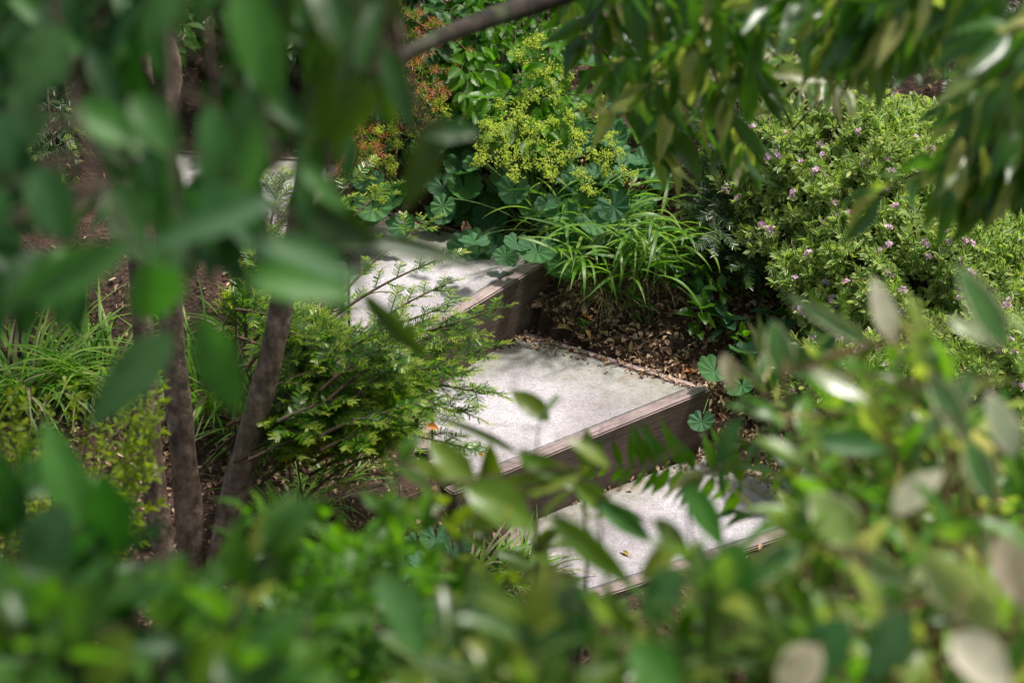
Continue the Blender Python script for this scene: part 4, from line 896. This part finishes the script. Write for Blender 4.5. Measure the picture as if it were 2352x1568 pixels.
# ------------------------------------------------------------------ upper right: tree with hanging slender leaves
tr2b = gpt(1.9, 3.6); t2 = thing('slender_leaf_tree', tr2b, 'tree with hanging slender leaves across the upper right, one thick dark bough', 'tree')
ml, ms, mtk = MB(), MB(), MB()
top = np.array([1.7, 3.7, 2.6])
mtk.tube(bez3([tr2b + np.array([0, 0, -.05]), tr2b * .5 + top * .5 + np.array([.1, .1, 0]), top, np.array([1.4, 4.0, 3.6])], 24), np.linspace(.07, .04, 24), 14)
mtk.build('trunk', M['bark'], t2)
mbough = MB(); mbough.tube(bez3([top, at(2000, -250, 4.2), at(1500, -90, 4.2), at(1250, 0, 4.0), at(1090, 55, 3.8), at(960, 110, 3.6), at(860, 170, 3.4), at(820, 260, 3.3)], 50), np.linspace(.032, .003, 50) , 12); mbough.build('bough', M['boughbark'], t2)
def hang(u, v, D, l, dx=0.0, n=1, L=(.10, .15), spacing=.024):
    e = at(u, v, D); side = -1 if u > 1750 else rng.choice([-1, 1, 1])
    s0 = e + np.array([-side * rng.uniform(.05, .22), rng.uniform(-.05, .05), l])
    q = s0 + np.array([-side * rng.uniform(.0, .15), 0, rng.uniform(.12, .25)])
    ms.tube(bez3([top + np.array([0, 0, rng.uniform(-.2, .6)]), (top + q) / 2 + np.array([0, 0, .25]), q], 8), np.linspace(.008, .003, 8), 5, False)
    pts = bez(q, s0, e, 12) + rv(12, .002); ms.tube(pts, np.linspace(.0032, .0014, 12), 5, False)
    sc_ = rng.uniform(.75, 1.15)
    leaves_on(ml, ms, pts, LANCE, (L[0] * sc_, L[1] * sc_), rng.uniform(.22, .31), frac=rng.uniform(.3, .6), spacing=spacing * rng.uniform(.8, 1.6), ang=rng.uniform(40, 75), droop=rng.uniform(.1, .75), jit=.7, bend=(-.3, 1.1), cup=(0, .25), toward=np.array([0, -.5, 0]))
    for _ in range(2):
        a = pts[rng.integers(5, 11)]; b_ = a + nrm(nrm(e - s0) + rv(1, .5)[0] + np.array([side * .6, 0, -.1])) * rng.uniform(.06, .14)
        tw = twig(a, b_, -.1, .06, 6); ms.tube(tw, np.linspace(.0018, .001, 6), 4, False)
        leaves_on(ml, ms, tw, LANCE, (L[0] * .6, L[1] * .85), .28, frac=.2, spacing=spacing, ang=55, droop=.25, jit=.7, bend=(-.3, 1.1), cup=(0, .25), toward=np.array([0, -.5, 0]))
for (u0, u1, v0, v1, D0, D1, n_) in ((1270, 1440, -120, 20, 3.6, 4.8, 6), (1440, 1680, -20, 260, 3.6, 5.0, 12), (1620, 1820, -40, 110, 4.2, 5.2, 6), (1820, 2352, -120, 50, 3.2, 4.6, 15), (1900, 2080, 60, 220, 3.5, 4.4, 4), (2180, 2400, 0, 280, 3.0, 4.0, 6), (2180, 2400, 300, 430, 3.2, 3.8, 6), (1500, 1740, 300, 430, 4.2, 5.2, 5), (1460, 1560, 180, 320, 4.0, 4.6, 2)):
    for k in range(n_): hang(rng.uniform(u0, u1), rng.uniform(v0, v1), rng.uniform(D0, D1), rng.uniform(.12, .26), rng.uniform(-.1, .1))
ml.build('foliage', M['lance'], t2); ms.build('branches', M['twig'], t2)

shrub('pale_leaf_shrub', 'taller shrub with slender cream tinted leaves around the top right of centre', 'shrub', gpt(2.3, 5.6), tipcloud(1560, 1930, 60, 190, 4.6, 5.3, 13), 'cream', LANCE, (.07, .11), .28, sub=1, sublen=.07, tl=.16, spacing=.022, droop=.35, thick=.006, mid=(-.1, .1, 2.4))

# ------------------------------------------------------------------ lower foreground planting
fg = 'shrubs of the near bank'
shrub('spurge_plant', 'yellow green small leaved plant at the left below the sedge', 'plant', gpt(-1.1, 4.5), tipcloud(-40, 380, 880, 1260, 4.7, 5.3, 46), 'lime', OBOV, (.018, .03), .4, 'greenstem', sub=4, sublen=.07, spacing=.012, droop=.1, pet=.02, thick=.004)
shrub('broadleaf_bush', 'bush of blurred rounded leaves filling the bottom left corner', 'shrub', gpt(-.6, 1.7), tipcloud(-120, 620, 1350, 1660, 1.9, 2.7, 17), 'mid', OVATE, (.06, .09), .48, group=fg, spacing=.034, droop=.1, sub=2)
shrub('broadleaf_bush', 'bush with one bluish blurred leaf standing at the left edge above the corner', 'shrub', gpt(-.7, 2.0), tipcloud(0, 260, 1180, 1450, 2.2, 2.7, 4), 'dark', OVATE, (.07, .10), .45, group=fg, spacing=.05, droop=.1, sub=1)
shrub('soft_leaf_bush', 'soft fresh green bush in the bottom middle left of the lowest step', 'shrub', gpt(-.25, 2.9), tipcloud(620, 1000, 1180, 1660, 2.7, 3.5, 32), 'bright', OVLO, (.03, .055), .36, 'greenstem', group=fg, sub=4, sublen=.1, spacing=.015, droop=.05, thick=.005)
shrub('olive_leaf_bush', 'bush with olive leaves crossing below the front edge of the central step', 'shrub', gpt(.1, 3.4), [at(*q) for q in ((1040, 1090, 3.4), (1130, 1160, 3.4), (1230, 1150, 3.4), (1330, 1100, 3.5), (1010, 1160, 3.3), (1060, 1240, 3.3))], 'olive', OVATE, (.06, .10), .38, group=fg, spacing=.05, droop=.1, sub=1, sublen=.06, tipn=2)
shrub('olive_leaf_bush', 'bush of dusky olive and green leaves along the bottom centre edge', 'shrub', gpt(.1, 1.9), tipcloud(960, 1560, 1450, 1700, 2.2, 3.0, 18), 'shade2', OVATE, (.06, .09), .45, group=fg, spacing=.034, droop=.15)
shrub('variegated_bush', 'pale variegated bush with reddish twigs filling the bottom right corner', 'shrub', gpt(.65, 1.9), tipcloud(1820, 2440, 1260, 1680, 2.3, 3.0, 19), 'mixed', OVATE, (.06, .09), .34, 'redtwig', group=fg, spacing=.04, droop=.15)
shrub('variegated_bush', 'darker leafy bush with cream edges between bottom centre and corner', 'shrub', gpt(.4, 2.2), tipcloud(1480, 1880, 1330, 1680, 2.0, 2.8, 16), 'shade2', OVATE, (.06, .09), .34, 'redtwig', group=fg, spacing=.034, droop=.15)
shrub('slender_bush', 'slender leaved bush at mid right with cream highlights on its leaves', 'shrub', gpt(.85, 2.6), tipcloud(1900, 2440, 860, 1240, 2.7, 3.8, 24), 'mixed', LANCE, (.07, .11), .27, 'redtwig', group=fg, spacing=.045, droop=.1)
shrub('slender_bush', 'green slender leaved bush over the right end of the lowest step', 'shrub', gpt(.65, 3.2), tipcloud(1740, 1960, 780, 1250, 3.2, 4.2, 8), 'lance', LANCE, (.07, .11), .28, group=fg, spacing=.036, droop=.1, sub=1)
def up_(u, v, D): return [(u + 60, 2100, D + .1), (u + 30, v + 300, D + .03), (u, v, D)]
hero_shrub('variegated_shrub', 'nearest pale leaves with cream and pinkish faces at the lower right', 'shrub', gpt(.75, 1.4), [up_(2150, 900, 2.5), up_(2260, 760, 2.5), up_(1980, 1240, 2.4), up_(1800, 860, 2.8), up_(2250, 1250, 2.3)],
    [(2240, 860, 2120, 1010, 2.6, 75, 0), (2310, 800, 2210, 610, 2.5, 90, 0), (2050, 790, 2010, 640, 2.8, 72, 0), (1800, 860, 1775, 740, 2.9, 82, 0), (2010, 800, 1820, 680, 2.8, 46, 0), (2130, 850, 2230, 1020, 2.5, 75, 0), (2220, 1010, 2290, 1160, 2.4, 84, 0), (2290, 1230, 2370, 1400, 2.2, 115, 0), (2120, 1270, 2300, 1460, 2.2, 135, 0), (1850, 1250, 1700, 1340, 2.5, 80, 0), (1920, 1260, 2100, 1340, 2.5, 80, 0),
     (2180, 1460, 2330, 1580, 2.1, 140, 0), (1960, 1250, 1870, 1130, 2.5, 130, 0), (2050, 1180, 2160, 1080, 2.5, 90, 0), (1660, 810, 1690, 900, 3.2, 50, 0), (2330, 1050, 2280, 900, 2.5, 90, 0), (1880, 1480, 1790, 1600, 2.2, 120, 0)] + fill(26, 1800, 2380, 680, 1560, 2.3, 3.2, (36, 62), (120, 200), (20, 160), 2.4), 'creamhero', br=.003, stemmat='redtwig')
hero_shrub('dusky_leaf_shrub', 'bluish and dark green blurred leaves hanging low across the bottom centre and right', 'shrub', gpt(.3, 1.4), [up_(1300, 1380, 2.3), up_(1660, 1260, 2.5), up_(1372, 1152, 3.0), up_(1572, 1112, 2.8), up_(1900, 1360, 2.3), up_(720, 1400, 2.4)],
    [(1700, 1240, 1630, 1460, 2.4, 145, 0), (1330, 1330, 1290, 1520, 2.3, 125, 0), (1260, 1350, 1180, 1510, 2.2, 110, 0), (1370, 1150, 1500, 1240, 3.0, 62, 0), (1570, 1110, 1660, 1250, 2.8, 80, 0), (1950, 1420, 1850, 1560, 2.2, 130, 0), (2080, 1400, 2000, 1560, 2.2, 120, 0), (860, 1330, 1000, 1500, 2.3, 130, 0), (1560, 1300, 1480, 1420, 2.4, 100, 0), (1860, 1010, 2040, 1025, 2.7, 66, 0), (1450, 1480, 1560, 1600, 2.1, 130, 0), (700, 1480, 640, 1620, 2.1, 140, 0), (1700, 950, 1640, 1080, 3, 50, 0)], 'hero', br=.003)
hero_shrub('khaki_leaf_shrub', 'khaki and fresh green blurred leaves low in the centre and bottom left', 'shrub', gpt(-.1, 1.4), [up_(1290, 1180, 2.6), up_(1100, 1100, 3.0), up_(1520, 1210, 2.8), up_(640, 1340, 2.6), up_(300, 1300, 2.4), up_(150, 1440, 2.2)],
    [(1260, 1180, 1450, 1340, 2.6, 76, 0), (1400, 1075, 1310, 1000, 3.0, 44, 0), (1320, 1110, 1420, 1180, 3.0, 60, 0), (1290, 1090, 1190, 1040, 3.0, 56, 0), (1500, 1190, 1590, 1270, 2.8, 56, 0), (1560, 1240, 1470, 1330, 2.7, 64, 0), (1340, 1085, 1130, 1120, 3.0, 74, 0), (1070, 1120, 1230, 1200, 2.9, 120, 0), (1085, 1115, 990, 1010, 3.0, 84, 0), (640, 1330, 460, 1430, 2.5, 78, 0), (400, 1280, 430, 1400, 2.4, 80, 0), (150, 1320, 60, 1450, 2.2, 110, 0), (300, 1450, 200, 1570, 2.1, 120, 0), (520, 1450, 440, 1580, 2.1, 110, 0), (1230, 1560, 1080, 1470, 2.2, 110, 0), (1180, 1170, 1060, 1220, 2.9, 70, 0), (640, 1160, 560, 1290, 2.9, 60, 0)], 'khaki', br=.003)
hero_shrub('dusky_leaf_shrub', 'two bluish blurred leaves standing at the left edge above the corner', 'shrub', gpt(-.95, 1.6), [up_(170, 1240, 2.5)],
    [(185, 1220, 110, 970, 2.5, 118, 0), (150, 1160, 60, 1340, 2.4, 150, 0)], 'hero', br=.003)
# fern fronds with comb like leaflets
def fern(b, ends, label):
    t = thing('fern', b, label, 'fern'); ml, ms = MB(), MB()
    for e in ends:
        e = at(*e); pts = bez(np.asarray(b), (b + e) / 2 + np.array([0, 0, .2]), e, 14); ms.tube(pts, np.linspace(.003, .001, 14), 5, False)
        tg = nrm(np.gradient(pts, axis=0))
        for k in range(13):
            f = .5 + .5 * k / 13; q = f * 13; a = int(q); p_ = pts[a] + (pts[min(13, a + 1)] - pts[a]) * (q - a); sd = nrm(np.cross(tg[a], [0, 0, 1.0]))
            for s_ in (-1, 1):
                l = .13 * (1.1 - f) ** .6; ml.inst(LANCE, p_, sd * s_ + tg[a] * .4 + np.array([0, 0, -.25]), np.array([0, -.5, 1.0]), l, l * .22, .5)
    ml.build('fronds', M['bright'], t); ms.build('stalks', M['greenstem'], t)
fb = gpt(1.0, 3.6); t = thing('fern', fb, 'fern with finger like green leaflets standing in front of the central riser', 'fern'); ml, ms = MB(), MB()
for (P, n_, sc_) in (([(1960, 1500, 4.0), (1800, 1180, 4.2), (1620, 1085, 4.25), (1450, 1070, 4.3), (1310, 1075, 4.3)], 13, 1.0), ([(1960, 1500, 4.1), (1880, 1180, 4.4), (1760, 1060, 4.4), (1640, 1040, 4.4)], 9, .7)):
    pts = bez3([fb] + W3(P), 60); ms.tube(pts, np.linspace(.003, .001, 60), 5, False)
    for k in range(n_):
        f = .52 + .47 * k / n_; p_ = pts[int(f * 59)]; l = .085 * sc_ * (1.25 - .7 * ((k + 1) / n_) ** 2) * rng.uniform(.85, 1.1)
        for sg_ in (1, -1):
            ml.inst(LANCE, p_, np.array([-.38, .1, sg_ * 1.0 + .1]) + rv(1, .16)[0], np.array([.2, -1.0, .5]) + rv(1, .2)[0], l * (1 if sg_ > 0 else .8), l * rng.uniform(.19, .27), rng.uniform(.1, .9))
ml.build('fronds', M['bright'], t); ms.build('stalks', M['greenstem'], t)

# ------------------------------------------------------------------ unseen tree added for dappled shade, its crown set well off to the right
def canopy(b, h, cx, n, label, L=(.07, .11)):
    b = np.asarray(b); t = thing('added_shade_tree', b, label, 'tree', 'added trees out of view'); m_ = MB(); topp = b + np.array([0, 0, h])
    m_.tube(bez3([b, b + np.array([.05, .05, h * .5]), topp], 14), np.linspace(.11, .05, 14), 12); m_.build('trunk', M['bark'], t)
    ml, ms = MB(), MB()
    for k in range(n):
        e = np.array(cx[0]) + rng.uniform(-1, 1, 3) * np.array(cx[1]); ms.tube(twig(topp - np.array([0, 0, rng.uniform(0, h * .35)]), e, -.1, .05, 6), np.linspace(.02, .004, 6), 5, False)
        for j in range(2):
            q = e + rv(1, .1)[0]; leaves_on(ml, None, twig(q, q + rv(1, .2)[0], -.1, .05, 6), OVLO, L, .5, spacing=.03, pet=.02)
    ml.build('crown', M['mid'], t); ms.build('branches', M['twig'], t)
SUN = nrm(np.array([.32, .20, .93]))
canopy(gpt(4.4, 9.8), 3.6, ((4.0, 9.4, 3.9), (1.2, .9, .6)), 50, 'added unseen tall tree beyond the right edge of the frame')

# ------------------------------------------------------------------ light, world, camera
for e in EMP:
    del e['_o']
sun = bpy.data.lights.new('sun', 'SUN'); sun.energy = 4.8; sun.angle = R(5); sun.color = (1, .95, .9)
so = bpy.data.objects.new('sun', sun); C.objects.link(so); so.location = (3, 10, 9)
so.rotation_euler = Vector(-SUN).to_track_quat('-Z', 'Y').to_euler()
w_ = bpy.data.worlds.new('World'); sc.world = w_; w_.use_nodes = True; nt = w_.node_tree
sky = nt.nodes.new('ShaderNodeTexSky'); sky.sky_type = 'NISHITA'; sky.sun_disc = False
sky.sun_elevation = math.asin(SUN[2]); sky.sun_rotation = math.atan2(SUN[0], SUN[1])
bg = nt.nodes['Background']; bg.inputs[1].default_value = .15; sky.dust_density = 4.0
hs = nt.nodes.new('ShaderNodeHueSaturation'); hs.inputs['Saturation'].default_value = .75; hs.inputs['Value'].default_value = .92
nt.links.new(sky.outputs[0], hs.inputs['Color']); nt.links.new(mixc(nt, 1.0, hs.outputs[0], (1.05, 1.0, 1.0), 'MULTIPLY'), bg.inputs[0])
cam = bpy.data.cameras.new('camera'); co = bpy.data.objects.new('camera', cam); C.objects.link(co); sc.camera = co
co.location = CAM; co.rotation_euler = (math.pi / 2 - PITCH, 0, 0)
cam.lens = 85; cam.sensor_width = 36; cam.clip_start = .05; cam.clip_end = 500
cam.dof.use_dof = True; cam.dof.focus_distance = 6.75; cam.dof.aperture_fstop = 3.7
sc.view_settings.view_transform = 'Standard'; sc.view_settings.look = 'None'; sc.view_settings.exposure = 0; sc.view_settings.gamma = 1
sc.render.engine = 'CYCLES'
cy = sc.cycles; cy.use_denoising = True; cy.max_bounces = 7; cy.diffuse_bounces = 3; cy.glossy_bounces = 2; cy.transmission_bounces = 4; cy.transparent_max_bounces = 4
try: cy.denoiser = 'OPENIMAGEDENOISE'
except Exception: pass
